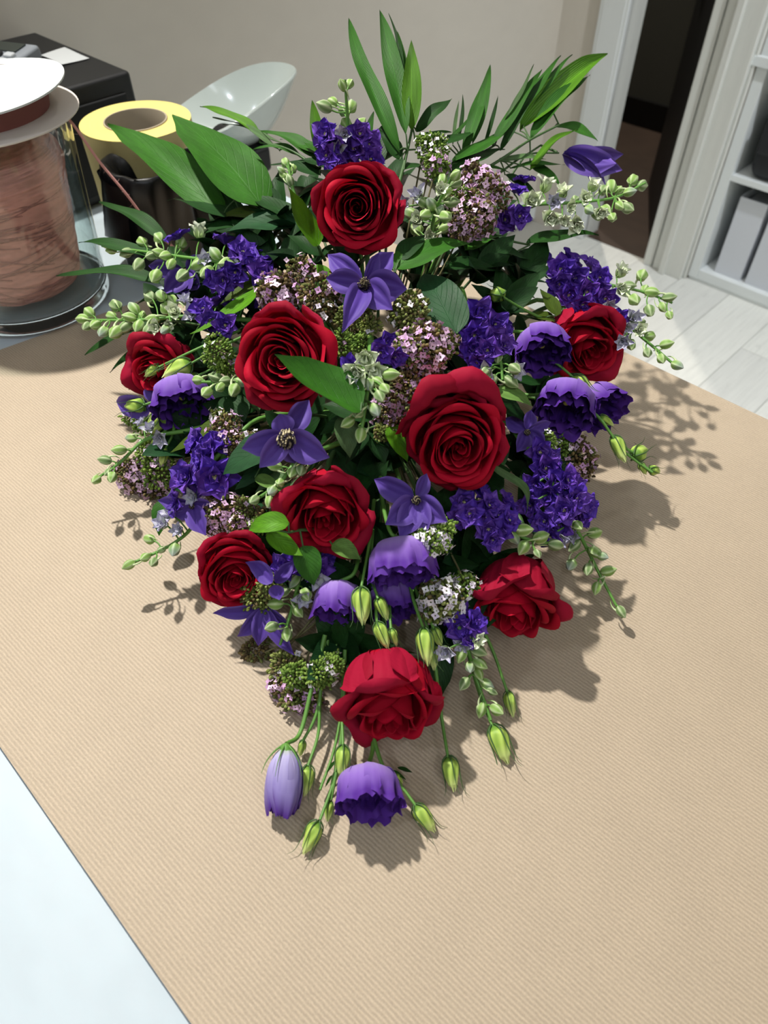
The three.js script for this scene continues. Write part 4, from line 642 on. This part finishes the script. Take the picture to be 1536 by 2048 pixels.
spike('drooping delphinium with grey-green buds right of the lower left rose', [[610, 1080, .09], [600, 1150, .085], [585, 1215, .06], [560, 1290, .04]], [[569, 1132, 28], [634, 1140, 28], [610, 1120, 24], [650, 1125, 24], [590, 1130, 22], [605, 1195, 26, 2], [634, 1157, 26, 2]], [[550, 1208, 36], [597, 1223, 34], [543, 1254, 34], [574, 1270, 34], [589, 1163, 34], [565, 1185, 32], [612, 1190, 38], [640, 1155, 36], [570, 1115, 32]]);
spike('purple delphinium under the largest red rose, its buds lying over the lower right rose', [[890, 960, .13], [960, 1010, .125], [1010, 1055, .115], [1060, 1080, .105], [1115, 1088, .09]], [[929, 1004, 28], [963, 988, 28], [997, 1031, 28], [977, 1058, 28], [939, 1028, 26], [1012, 1004, 26], [955, 1020, 24], [980, 1010, 24], [1000, 1062, 24], [1020, 1040, 22], [920, 1035, 22], [985, 1080, 22]], [[1048, 1060, 40, 0], [1082, 1074, 40], [1112, 1090, 38], [1046, 1096, 38], [1027, 1074, 36], [1075, 1108, 24]]);
spike('long purple delphinium on the right, bud chain trailing onto the paper', [[1040, 880, .11], [1090, 940, .11], [1130, 1020, .095], [1165, 1080, .06], [1200, 1150, .035], [1246, 1236, .016]], [[1080, 905, 26], [1112, 966, 28], [1092, 936, 28], [1109, 994, 28], [1153, 997, 28], [1092, 990, 26], [1159, 1031, 28], [1128, 1020, 28], [1088, 1042, 26], [1135, 960, 26], [1120, 1050, 26], [1150, 975, 24], [1175, 1012, 24], [1070, 970, 24], [1060, 1010, 24], [1105, 920, 24], [1120, 1075, 24, 2], [1145, 1068, 24, 2], [1100, 1075, 22]], [[1156, 1052, 32], [1190, 1066, 36], [1148, 1092, 34], [1192, 1105, 34], [1142, 1130, 34], [1176, 1139, 32], [1217, 1141, 34], [1193, 1177, 30], [1243, 1224, 30], [1205, 1112, 28]]);
spike('pale delphinium spike lying on the paper at lower right, big bud at its end', [[880, 1190, .08], [925, 1270, .07], [950, 1350, .035], [982, 1440, .018]], [[918, 1255, 30], [950, 1246, 28], [905, 1230, 22], [940, 1275, 24], [895, 1300, 26, 2], [952, 1278, 26, 1], [925, 1290, 24, 2], [915, 1215, 24]], [[960, 1328, 36], [922, 1310, 36], [928, 1368, 34], [957, 1348, 30], [974, 1368, 32], [985, 1383, 24], [962, 1420, 34], [994, 1420, 36], [957, 1302, 38], [940, 1335, 30]]);
spike('pale delphinium with a tuft of green buds in the centre of the spray', [[740, 680, .22], [738, 760, .235], [722, 870, .21]], [[772, 687, 26], [760, 705, 24], [790, 715, 22], [731, 716, 42, 1, .008], [716, 742, 38, 1, .006], [703, 735, 24], [747, 740, 34, 1, .006], [703, 765, 22, 2]], [[782, 750, 40], [770, 778, 34], [760, 793, 36], [707, 795, 40], [750, 820, 38], [716, 826, 34], [695, 845, 34], [721, 871, 36], [712, 758, 38], [738, 770, 34], [755, 765, 36], [705, 772, 36]]);
spike('deep purple delphinium left of the dark purple lisianthus, two pale buds drooping', [[930, 600, .19], [960, 660, .2], [1000, 720, .195], [1005, 760, .185]], [[958, 624, 28], [937, 650, 27], [991, 650, 27], [988, 677, 27], [949, 672, 27], [945, 700, 27], [975, 700, 24], [1005, 670, 24], [960, 640, 24], [955, 725, 24], [940, 625, 22], [1010, 690, 22], [973, 742, 24, 2], [1028, 740, 24, 2]], [[981, 763, 36], [1023, 764, 36], [995, 714, 32], [1030, 738, 36], [970, 745, 32]], { kind: 2 });
spike('small sprig of pale delphinium buds left of the open rose with the leaf', [[540, 720, .15], [470, 760, .15], [390, 764, .14]], [[480, 730, 18, 2]], [[395, 760, 30], [413, 785, 36], [431, 754, 32], [468, 781, 38], [484, 765, 32], [450, 762, 30], [440, 775, 28]]);
spike('delphinium bud sprig crossing the top of the rose above the lilac bells', [[640, 900, .165], [600, 915, .17], [560, 965, .165], [502, 1006, .15]], [[580, 908, 18, 1], [612, 912, 16, 1]], [[548, 932, 34], [585, 946, 34], [602, 942, 34], [560, 966, 30], [544, 982, 32], [508, 1000, 30], [538, 1004, 28]]);
spike('few delphinium buds standing in front of the tape dispenser', [[600, 420, .24], [585, 375, .26], [576, 325, .28]], [], [[571, 325, 28], [586, 337, 26], [579, 360, 26], [567, 351, 24], [562, 340, 20]]);
spike('dim purple delphinium florets in the shade at the left behind the pink tuft', [[620, 600, .17], [560, 580, .17], [480, 590, .16]], [[545, 565, 26], [510, 575, 26], [480, 590, 24], [460, 600, 22], [530, 600, 22]], []);

// oregano: heads [u, v, radius px, buds, blossoms, share, dh]
oregano('biggest pink oregano tuft right of the topmost rose', [[955, 375, 46, 'brown', 'pink', .62], [945, 430, 46, 'brown', 'pink', .55], [985, 395, 34, 'brown', 'pink', .5], [915, 400, 30, 'green', 'pink', .3], [925, 455, 30, 'brown', 'mauve', .4]]);
oregano('small green and white oregano head in front of the palm leaves', [[868, 300, 32, 'green', 'white', .3], [870, 330, 26, 'green', 'pink', .3], [845, 285, 14, 'green', 'white', .15]]);
oregano('pink oregano tuft above the large rose with the leaf tip', [[560, 590, 44, 'brown', 'pink', .55], [600, 545, 32, 'brown', 'pink', .3], [640, 590, 38, 'brown', 'pink', .25], [650, 620, 22, 'brown', 'white', .25], [680, 560, 24, 'brown', 'mauve', .1]]);
oregano('olive-brown oregano head in front of the round glossy leaf', [[820, 622, 38, 'mixed', 'white', .14]]);
oregano('lilac-pink oregano tuft in the centre of the spray', [[850, 695, 50, 'brown', 'pink', .55, .01], [880, 690, 34, 'mixed', 'pink', .45, .01], [815, 700, 34, 'mixed', 'pink', .45, .01], [845, 740, 36, 'brown', 'mauve', .4]]);
oregano('greyish oregano heads in the shade above the largest rose', [[780, 820, 36, 'brown', 'mauve', .6], [790, 850, 26, 'brown', 'mauve', .5], [825, 800, 24, 'mixed', 'mauve', .2], [810, 770, 28, 'brown', 'mauve', .15], [765, 865, 18, 'mixed', 'white', .1]]);
oregano('dark green-brown oregano heads below the topmost clematis', [[700, 645, 30, 'mixed', 'mauve', .04], [720, 620, 26, 'mixed', 'mauve', .03], [735, 650, 24, 'mixed', 'white', .03], [690, 685, 28, 'green', 'mauve', .06], [720, 690, 22, 'green', 'white', .05]]);
oregano('green oregano head among the buds left of the open rose', [[436, 705, 32, 'green', 'white', .07, .01], [450, 730, 20, 'green', 'mauve', .15]]);
oregano('pinkish oregano tuft left of the hanging clematis', [[452, 860, 32, 'brown', 'pink', .45], [470, 885, 26, 'brown', 'pink', .4], [440, 835, 20, 'mixed', 'white', .4], [500, 880, 16, 'mixed', 'white', .2]]);
oregano('dusky pink oregano tuft resting on the paper at the left edge', [[285, 955, 44, 'brown', 'mauve', .5, -.03], [320, 940, 36, 'green', 'mauve', .25, -.02], [255, 940, 24, 'brown', 'mauve', .5, -.02], [310, 975, 28, 'brown', 'mauve', .5, -.03], [300, 905, 28, 'green', 'white', .12, -.01]]);
oregano('pink oregano tuft directly above the lower left rose', [[450, 1025, 40, 'brown', 'pink', .55], [480, 1050, 26, 'brown', 'pink', .45], [435, 1050, 26, 'brown', 'pink', .4], [490, 1015, 24, 'mixed', 'pink', .2]]);
oregano('small brown oregano head left of the rose above the lilac bells', [[540, 1032, 30, 'brown', 'white', .08], [520, 1045, 20, 'green', 'white', .1], [560, 1020, 20, 'brown', 'white', .05]]);
oregano('speckled oregano tuft on the right edge above the long purple delphinium', [[1150, 912, 40, 'brown', 'pink', .4], [1085, 888, 32, 'green', 'white', .3], [1165, 935, 26, 'brown', 'mauve', .4], [1120, 890, 22, 'green', 'white', .25]]);
oregano('light green and white oregano head right of the star-shaped clematis', [[858, 1082, 32, 'green', 'white', .4, .03], [885, 1058, 24, 'green', 'white', .12, .03], [882, 1085, 20, 'green', 'white', .3, .03]]);
oregano('white-flecked oregano tuft between the lilac bells and the lower right rose', [[880, 1200, 42, 'mixed', 'white', .5, .02], [925, 1172, 28, 'green', 'white', .4, .02], [905, 1215, 28, 'mixed', 'white', .45], [860, 1180, 22, 'mixed', 'white', .4]]);
oregano('olive oregano buds in front of the lower left rose', [[512, 1190, 30, 'mixed', 'white', 0, .01], [540, 1170, 26, 'mixed', 'white', 0, .015], [530, 1205, 26, 'mixed', 'white', 0], [498, 1180, 18, 'green', 'white', 0, .01]]);
oregano('sprawling oregano of dark green buds resting on the paper left of the lowest rose', [[512, 1305, 30, 'brown', 'white', .0, -.03], [570, 1330, 34, 'mixed', 'white', .05, -.02], [590, 1350, 26, 'green', 'white', .05], [600, 1385, 40, 'mixed', 'pink', .4, -.02], [640, 1345, 30, 'green', 'white', .1], [560, 1375, 22, 'brown', 'pink', .5, -.02], [665, 1330, 24, 'green', 'white', .12]], [[[660, 1220, .05], [600, 1270, .035], [530, 1305, .02]], [[660, 1230, .05], [620, 1300, .03], [600, 1370, .015]], [[640, 1220, .05], [580, 1290, .03], [560, 1320, .02]]]);
oregano('tiny green oregano head at the left edge below the pale clematis', [[268, 828, 24, 'green', 'white', .1], [285, 850, 20, 'green', 'white', .12], [262, 812, 16, 'green', 'white', .05]]);
// ------------------------------------------------------------------ foliage
branch('broad_leaf_branch', 'branch with two big pointed bright green leaves over the black rolls', [[620, 470, .2], [530, 420, .22], [470, 400, .22]], [
  [[344, 231, .27], [522, 411, .225], 128, 'broad', { bend: .05, fold: .12, roll: .1 }], [[216, 250, .23], [446, 430, .205], 78, 'broad', { bend: .05, fold: .3, roll: -.2 }], [[335, 400, .2], [485, 440, .2], 84, 'dark', { bend: .1 }], [[390, 470, .19], [520, 445, .2], 60, 'dark', {}],
  [[455, 462, .21], [606, 452, .22], 84, 'blue', { prof: 'oval', bend: .07 }], [[420, 440, .2], [560, 430, .215], 46, 'olive', { bend: .05 }], [[500, 395, .225], [590, 440, .22], 50, 'dark', {}], [[430, 425, .2], [570, 455, .2], 60, 'under', {}]]);
branch('broad_leaf_branch', 'bright yellow-green leaf standing left of the topmost rose', [[650, 520, .22], [636, 495, .24]], [[[577, 374, .3], [636, 492, .245], 74, 'bright', { bend: -.06, fold: .25, roll: .2 }], [[575, 470, .24], [640, 512, .23], 40, 'dark']]);  // bright green stands in for light shining through the thin leaf
branch('narrow_leaf_frond', 'frond of narrow dark leaves fanning out to the left over the vase', [[520, 560, .17], [400, 545, .17], [320, 560, .16]], [
  [[198, 404, .2], [340, 486, .185], 40, 'lanceDark', { fold: .3 }], [[157, 485, .17], [330, 526, .17], 44, 'lanceDark', { fold: .3 }], [[113, 553, .15], [335, 566, .16], 42, 'lanceDark', { fold: .35 }],
  [[300, 600, .13], [420, 560, .165], 40, 'lanceDark', {}], [[250, 625, .12], [380, 580, .16], 34, 'lanceDark', {}]]);
branch('narrow_leaf_frond', 'frond of dark pointed leaves over the paper at the left edge', [[480, 660, .15], [400, 650, .14], [340, 640, .13]], [
  [[170, 711, .09], [330, 640, .125], 50, 'lanceDark', { fold: .3 }], [[220, 746, .08], [370, 655, .125], 38, 'lanceDark', { fold: .3 }], [[258, 780, .07], [380, 690, .12], 26, 'lanceDark', { fold: .3 }]]);
branch('broad_leaf_branch', 'long curved bright leaf above the open rose with the leaf tip', [[540, 570, .2], [520, 580, .2]], [[[380, 668, .16], [522, 575, .2], 42, 'bright', { bend: -.09, sway: .07 }], [[440, 610, .17], [540, 560, .19], 40, 'olive']]);
branch('narrow_leaf_frond', 'thin grey-green fronds pointing at the white dish', [[640, 340, .26], [580, 300, .27], [520, 285, .265]], [
  [[400, 214, .28], [520, 270, .27], 34, 'lanceBright', { fold: .3 }], [[425, 235, .27], [560, 300, .265], 16, 'lanceGrey', {}], [[505, 300, .26], [600, 310, .265], 30, 'lance', { bend: .1 }], [[445, 248, .265], [590, 305, .26], 14, 'lanceGrey', {}], [[520, 262, .275], [640, 320, .265], 40, 'lance', { bend: .08 }], [[540, 330, .25], [640, 350, .26], 40, 'dark', {}], [[560, 278, .27], [650, 315, .27], 34, 'broad', {}]]);
branch('palm_frond', 'tallest palm frond with long upright leaves against the wall', [[790, 400, .26], [815, 300, .285], [825, 255, .3]], [
  [[759, 18, .385], [812, 268, .3], 46, 'lance', { fold: .3, bend: .03 }], [[823, 79, .37], [822, 262, .3], 44, 'lanceBright', { fold: .25, bend: .02, roll: .15 }], [[697, 38, .37], [800, 300, .29], 40, 'lance', { fold: .3, sway: -.05 }], [[777, 26, .38], [803, 200, .32], 12, 'lanceDark', { sway: .04 }], [[794, 62, .37], [812, 215, .31], 18, 'lance', { sway: .03 }],
  [[904, 197, .32], [832, 262, .295], 34, 'lanceDark', { roll: .3, wave: .05 }], [[904, 264, .29], [830, 280, .29], 32, 'lance', { sway: .08 }], [[952, 264, .285], [850, 305, .28], 36, 'lanceDark', { sway: .06 }], [[750, 330, .27], [806, 300, .285], 46, 'lance', {}], [[760, 260, .3], [800, 320, .28], 40, 'lanceDark', {}], [[845, 330, .27], [808, 340, .275], 30, 'lanceDark', {}]], null, .002);
branch('palm_frond', 'small leaflets left of the tall palm behind the short delphinium', [[720, 380, .26], [700, 320, .27], [660, 280, .27]], [[[624, 200, .32], [640, 310, .275], 30, 'lanceBright', {}], [[606, 285, .28], [670, 320, .27], 44, 'broad', {}], [[748, 222, .31], [730, 300, .28], 20, 'lance', {}], [[600, 320, .265], [680, 345, .265], 40, 'dark', {}], [[640, 340, .25], [700, 380, .25], 50, 'dark', {}], [[765, 250, .3], [748, 340, .27], 44, 'dark', {}]]);
branch('palm_frond', 'spiky palm frond of thin leaves right of the tall frond', [[870, 400, .25], [930, 330, .265], [990, 290, .26]], [
  [[981, 128, .33], [945, 290, .275], 26, 'lance', { sway: .02 }], [[972, 150, .32], [925, 310, .27], 30, 'lance', { sway: .03 }], [[996, 190, .31], [968, 290, .27], 10, 'lanceDark', { sway: .04 }], [[925, 188, .31], [915, 285, .275], 9, 'lanceDark', { sway: .04 }], [[918, 200, .3], [905, 290, .275], 8, 'lanceGrey', {}], [[960, 215, .3], [890, 290, .275], 10, 'lance', { sway: .05 }],
  [[1084, 138, .325], [985, 290, .27], 28, 'lance', { sway: .03 }], [[1089, 148, .32], [1000, 300, .265], 26, 'lanceDark', { sway: .02 }], [[1068, 128, .33], [1010, 240, .29], 10, 'lanceGrey', { sway: .05 }], [[1010, 300, .26], [900, 350, .265], 44, 'lanceDark', {}], [[1030, 260, .27], [900, 330, .27], 34, 'lance', { sway: .05 }], [[960, 330, .25], [880, 350, .26], 40, 'lanceDark', {}], [[1020, 345, .24], [920, 340, .255], 30, 'lance', {}]], null, .0018);
branch('palm_frond', 'upper right frond with a bright folded leaf reaching across the door post', [[900, 380, .24], [1000, 320, .25], [1060, 280, .255], [1118, 250, .26]], [
  [[1216, 106, .3], [1040, 262, .255], 54, 'lanceBright', { prof: 'broad', fold: .7, bend: .05, roll: .25 }], [[1180, 150, .29], [1060, 275, .252], 40, 'lance', { fold: .5, bend: .05 }], [[1145, 110, .31], [1040, 245, .26], 24, 'lance', {}], [[1122, 112, .31], [1015, 262, .258], 26, 'lance', { sway: .02 }], [[1152, 128, .3], [1085, 190, .28], 12, 'lanceGrey', {}], [[1196, 283, .24], [1110, 252, .25], 44, 'lance', { sway: -.06 }], [[1156, 258, .25], [1060, 340, .235], 22, 'lanceBright', { sway: -.04 }],
  [[1092, 318, .235], [1000, 320, .24], 30, 'lanceGrey', { sway: .06 }], [[1130, 330, .23], [1020, 335, .235], 22, 'lance', { sway: .05 }], [[1120, 370, .22], [1060, 330, .23], 34, 'lance', {}], [[1075, 395, .21], [1010, 350, .23], 34, 'lanceDark', {}]], null, .0018);
branch('stem_pair', 'two bare brown stems leading to the closed clematis bell', [[930, 390, .23], [1000, 345, .235], [1060, 308, .237], [1118, 306, .236]], [[[1010, 385, .22], [965, 365, .23], 16, 'lance', {}]], null, .0016, 'stem');
branch('broad_leaf_branch', 'dark pointed leaf reaching right across the door post foot', [[960, 470, .2], [1060, 490, .19]], [[[1198, 470, .185], [1050, 490, .19], 48, 'lanceDark', { fold: .2 }], [[1010, 545, .19], [890, 535, .21], 56, 'dark', {}], [[1060, 520, .18], [960, 500, .2], 50, 'dark', {}], [[1100, 560, .15], [1010, 520, .18], 60, 'under', {}], [[1075, 600, .15], [980, 560, .18], 60, 'dark', {}], [[1005, 470, .2], [930, 500, .21], 40, 'broad', {}]]);
branch('broad_leaf_branch', 'glossy dark green leaves right of the topmost clematis', [[820, 600, .2], [800, 560, .23], [790, 545, .24]], [[[940, 486, .245], [785, 540, .24], 76, 'broad', { bend: .08, fold: .15 }], [[850, 470, .25], [800, 520, .245], 46, 'dark', {}]]);
branch('broad_leaf_branch', 'round glossy leaf standing behind the olive-brown oregano', [[900, 690, .19], [915, 665, .21]], [[[848, 546, .225], [914, 668, .215], 92, 'blue', { prof: 'oval', bend: .05, fold: .1, roll: -.2 }]]);
branch('broad_leaf_branch', 'large folded leaf whose tip crosses the heart of the open rose', [[760, 830, .2], [725, 795, .235]], [[[549, 709, .275], [722, 822, .235], 124, 'broad', { bend: -.05, fold: .5, roll: .15 }], [[640, 810, .2], [745, 840, .2], 60, 'dark', {}]]);
branch('broad_leaf_branch', 'blunt grey-green leaves below the central green buds', [[730, 860, .17], [700, 850, .18]], [[[700, 916, .165], [688, 832, .19], 48, 'grey', { bend: .12 }], [[815, 925, .16], [780, 850, .18], 44, 'bright', {}], [[800, 900, .15], [740, 870, .17], 50, 'dark', {}], [[690, 930, .14], [740, 870, .17], 44, 'under', {}], [[770, 930, .15], [745, 860, .17], 44, 'dark', {}], [[640, 870, .17], [700, 840, .18], 40, 'dark', {}], [[870, 765, .2], [836, 825, .19], 36, 'grey', { roll: .5 }]]);
branch('broad_leaf_branch', 'light green leaf under the drooping pale buds beside the dark lisianthus', [[960, 770, .16], [1000, 775, .17]], [[[1064, 812, .165], [992, 782, .175], 46, 'pale', { bend: .1 }], [[1085, 770, .14], [1010, 760, .16], 50, 'dark', {}], [[1060, 850, .12], [980, 800, .15], 50, 'under', {}]]);
branch('ribbon_leaf', 'limp grey-green strap leaf below the largest rose', [[960, 900, .15], [985, 935, .16]], [[[1072, 1026, .115], [984, 932, .16], 30, 'lanceGrey', { bend: .12, curl: -.15, wave: .04 }]]);
branch('broad_leaf_branch', 'pair of curled bright green leaves above the lower left rose', [[640, 1060, .13], [600, 1060, .14], [578, 1065, .145]], [[[497, 1062, .14], [578, 1046, .155], 46, 'bright', { bend: .18, roll: -.3 }], [[606, 1112, .135], [535, 1062, .145], 40, 'bright', { bend: -.14, roll: .3 }], [[722, 1120, .12], [664, 1088, .13], 44, 'pale', { bend: .08 }], [[628, 1172, .105], [606, 1092, .13], 56, 'broad', {}]]);
branch('broad_leaf_branch', 'large dark blue-green leaf left of the rose above the lilac bells', [[600, 900, .14], [545, 900, .15]], [[[446, 950, .13], [548, 892, .155], 92, 'blue', { bend: .08 }], [[510, 985, .12], [570, 950, .14], 40, 'grey', {}], [[470, 980, .12], [550, 930, .14], 50, 'blue', {}], [[570, 985, .13], [510, 955, .14], 32, 'pale', {}]]);
branch('broad_leaf_branch', 'round dark leaf under the pale bud sprig left of the open rose', [[520, 820, .12], [470, 800, .13]], [[[470, 862, .12], [466, 790, .14], 66, 'dark', { prof: 'oval' }], [[370, 885, .09], [450, 850, .11], 46, 'olive', {}], [[340, 905, .08], [440, 870, .1], 44, 'olive', {}], [[318, 1072, .04], [330, 1000, .06], 40, 'broad', {}]]);
branch('broad_leaf_branch', 'olive leaf pair behind the right-hand red rose', [[1000, 620, .15], [1080, 640, .15]], [[[1080, 578, .165], [1112, 632, .155], 40, 'olive', { roll: .3 }], [[1056, 632, .155], [1110, 640, .15], 34, 'olive', {}]]);
branch('broad_leaf_branch', 'dark hanging leaf behind the right side of the lowest rose', [[870, 1270, .05], [880, 1290, .045]], [[[884, 1392, .02], [882, 1285, .045], 50, 'dark', { bend: .04 }], [[905, 1330, .02], [870, 1290, .03], 30, 'under', {}]]);
branch('broad_leaf_branch', 'bright leaf tips between the first rose and the pink oregano', [[640, 560, .2], [630, 545, .22]], [[[618, 528, .23], [660, 565, .22], 40, 'bright', {}], [[660, 600, .2], [630, 560, .21], 30, 'broad', {}]]);
// bare trailing lisianthus stems in the middle and foot of the spray
[[[[735, 1020, .07], [700, 1160, .06], [660, 1280, .04], [640, 1400, .02]]], [[[745, 1000, .08], [730, 1120, .07], [668, 1290, .04], [640, 1370, .025]]], [[[760, 1010, .07], [752, 1150, .05], [700, 1330, .03], [668, 1500, .016], [640, 1580, .012]]], [[[740, 980, .08], [712, 1120, .07], [690, 1240, .05], [660, 1320, .035]]]].forEach((s, i) => { const P = s[0].map(at3), o = thing('bare_stem', ['thin green stem trailing left of the lowest rose', 'green stem running beside it from the centre to the oregano', 'long bare stem running down to the foliage near the lowest buds', 'short green stem under the lilac bells'][i], 'stem', P[0]); pathStem(o, P, .0018, .0012); });
// feathery green tufts along the lowest stems
branch('narrow_leaf_frond', 'thin needle leaves along the stems left of the lowest bloom', [[684, 1480, .02], [668, 1560, .014], [655, 1600, .012]], [[[652, 1548, .014], [672, 1520, .018], 7, 'lance', { sessile: true }], [[660, 1590, .012], [670, 1540, .016], 7, 'lance', { sessile: true }], [[690, 1560, .012], [680, 1520, .018], 6, 'lance', { sessile: true }], [[650, 1575, .012], [664, 1550, .015], 6, 'lance', { sessile: true }], [[825, 1545, .012], [795, 1535, .018], 10, 'lanceDark', { sessile: true }], [[812, 1560, .012], [785, 1540, .018], 8, 'lance', { sessile: true }]], null, .001);

// shaded sprigs that fill the gaps between the flowers
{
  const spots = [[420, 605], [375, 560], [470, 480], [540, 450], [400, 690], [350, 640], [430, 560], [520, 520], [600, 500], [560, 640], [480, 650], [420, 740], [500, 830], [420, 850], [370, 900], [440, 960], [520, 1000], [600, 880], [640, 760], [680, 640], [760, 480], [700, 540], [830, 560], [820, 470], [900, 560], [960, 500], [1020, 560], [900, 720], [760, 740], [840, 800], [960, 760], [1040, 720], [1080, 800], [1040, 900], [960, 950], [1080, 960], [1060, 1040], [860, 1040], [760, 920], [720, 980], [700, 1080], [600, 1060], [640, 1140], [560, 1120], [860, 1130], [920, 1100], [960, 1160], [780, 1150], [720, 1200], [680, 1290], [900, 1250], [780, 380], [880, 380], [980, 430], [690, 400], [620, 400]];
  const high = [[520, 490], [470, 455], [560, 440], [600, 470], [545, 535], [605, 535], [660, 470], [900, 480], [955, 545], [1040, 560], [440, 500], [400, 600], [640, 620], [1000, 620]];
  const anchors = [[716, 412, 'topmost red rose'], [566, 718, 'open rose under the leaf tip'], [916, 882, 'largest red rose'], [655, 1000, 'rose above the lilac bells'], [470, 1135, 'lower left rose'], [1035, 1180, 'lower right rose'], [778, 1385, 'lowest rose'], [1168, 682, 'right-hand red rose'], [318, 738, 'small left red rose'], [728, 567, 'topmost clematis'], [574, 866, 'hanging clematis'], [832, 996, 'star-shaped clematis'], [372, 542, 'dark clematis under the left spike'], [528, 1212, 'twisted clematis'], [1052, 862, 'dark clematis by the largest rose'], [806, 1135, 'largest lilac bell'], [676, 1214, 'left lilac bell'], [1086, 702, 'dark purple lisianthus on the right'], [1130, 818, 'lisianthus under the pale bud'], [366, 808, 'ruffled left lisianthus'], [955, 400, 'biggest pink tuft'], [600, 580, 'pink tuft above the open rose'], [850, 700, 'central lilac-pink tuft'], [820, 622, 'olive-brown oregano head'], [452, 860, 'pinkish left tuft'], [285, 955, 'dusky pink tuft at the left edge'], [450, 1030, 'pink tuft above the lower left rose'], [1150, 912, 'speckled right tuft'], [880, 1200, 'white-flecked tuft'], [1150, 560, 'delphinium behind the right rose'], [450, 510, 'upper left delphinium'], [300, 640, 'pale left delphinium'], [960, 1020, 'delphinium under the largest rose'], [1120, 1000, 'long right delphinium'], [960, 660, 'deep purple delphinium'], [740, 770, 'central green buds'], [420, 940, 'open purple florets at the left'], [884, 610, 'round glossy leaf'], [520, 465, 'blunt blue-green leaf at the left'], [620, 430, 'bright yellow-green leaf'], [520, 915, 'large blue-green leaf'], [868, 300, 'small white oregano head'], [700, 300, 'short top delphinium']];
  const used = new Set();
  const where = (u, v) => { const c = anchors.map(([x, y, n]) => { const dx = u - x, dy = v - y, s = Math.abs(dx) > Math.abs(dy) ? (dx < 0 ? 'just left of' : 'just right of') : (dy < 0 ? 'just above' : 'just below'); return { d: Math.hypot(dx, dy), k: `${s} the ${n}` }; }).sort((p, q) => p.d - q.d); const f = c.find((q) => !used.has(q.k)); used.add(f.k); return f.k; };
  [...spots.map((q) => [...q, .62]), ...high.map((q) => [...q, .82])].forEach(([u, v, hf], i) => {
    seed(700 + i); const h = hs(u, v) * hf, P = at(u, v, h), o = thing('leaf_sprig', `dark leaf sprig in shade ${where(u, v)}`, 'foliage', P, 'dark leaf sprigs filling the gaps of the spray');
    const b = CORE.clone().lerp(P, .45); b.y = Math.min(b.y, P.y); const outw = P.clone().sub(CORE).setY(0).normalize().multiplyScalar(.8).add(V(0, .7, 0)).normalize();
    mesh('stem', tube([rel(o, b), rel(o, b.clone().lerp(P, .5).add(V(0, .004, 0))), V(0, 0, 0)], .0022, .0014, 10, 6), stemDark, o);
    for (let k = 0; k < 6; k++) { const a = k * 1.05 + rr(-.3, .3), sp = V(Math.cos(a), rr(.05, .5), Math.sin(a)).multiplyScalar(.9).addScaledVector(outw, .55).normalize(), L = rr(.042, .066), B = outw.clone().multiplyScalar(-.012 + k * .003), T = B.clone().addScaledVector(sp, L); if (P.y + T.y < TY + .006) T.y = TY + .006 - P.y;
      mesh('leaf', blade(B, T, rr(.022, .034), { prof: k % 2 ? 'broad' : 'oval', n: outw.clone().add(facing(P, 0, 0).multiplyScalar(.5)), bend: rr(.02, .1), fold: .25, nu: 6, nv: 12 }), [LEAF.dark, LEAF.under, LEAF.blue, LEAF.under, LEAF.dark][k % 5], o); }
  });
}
renderer.render(scene, camera);
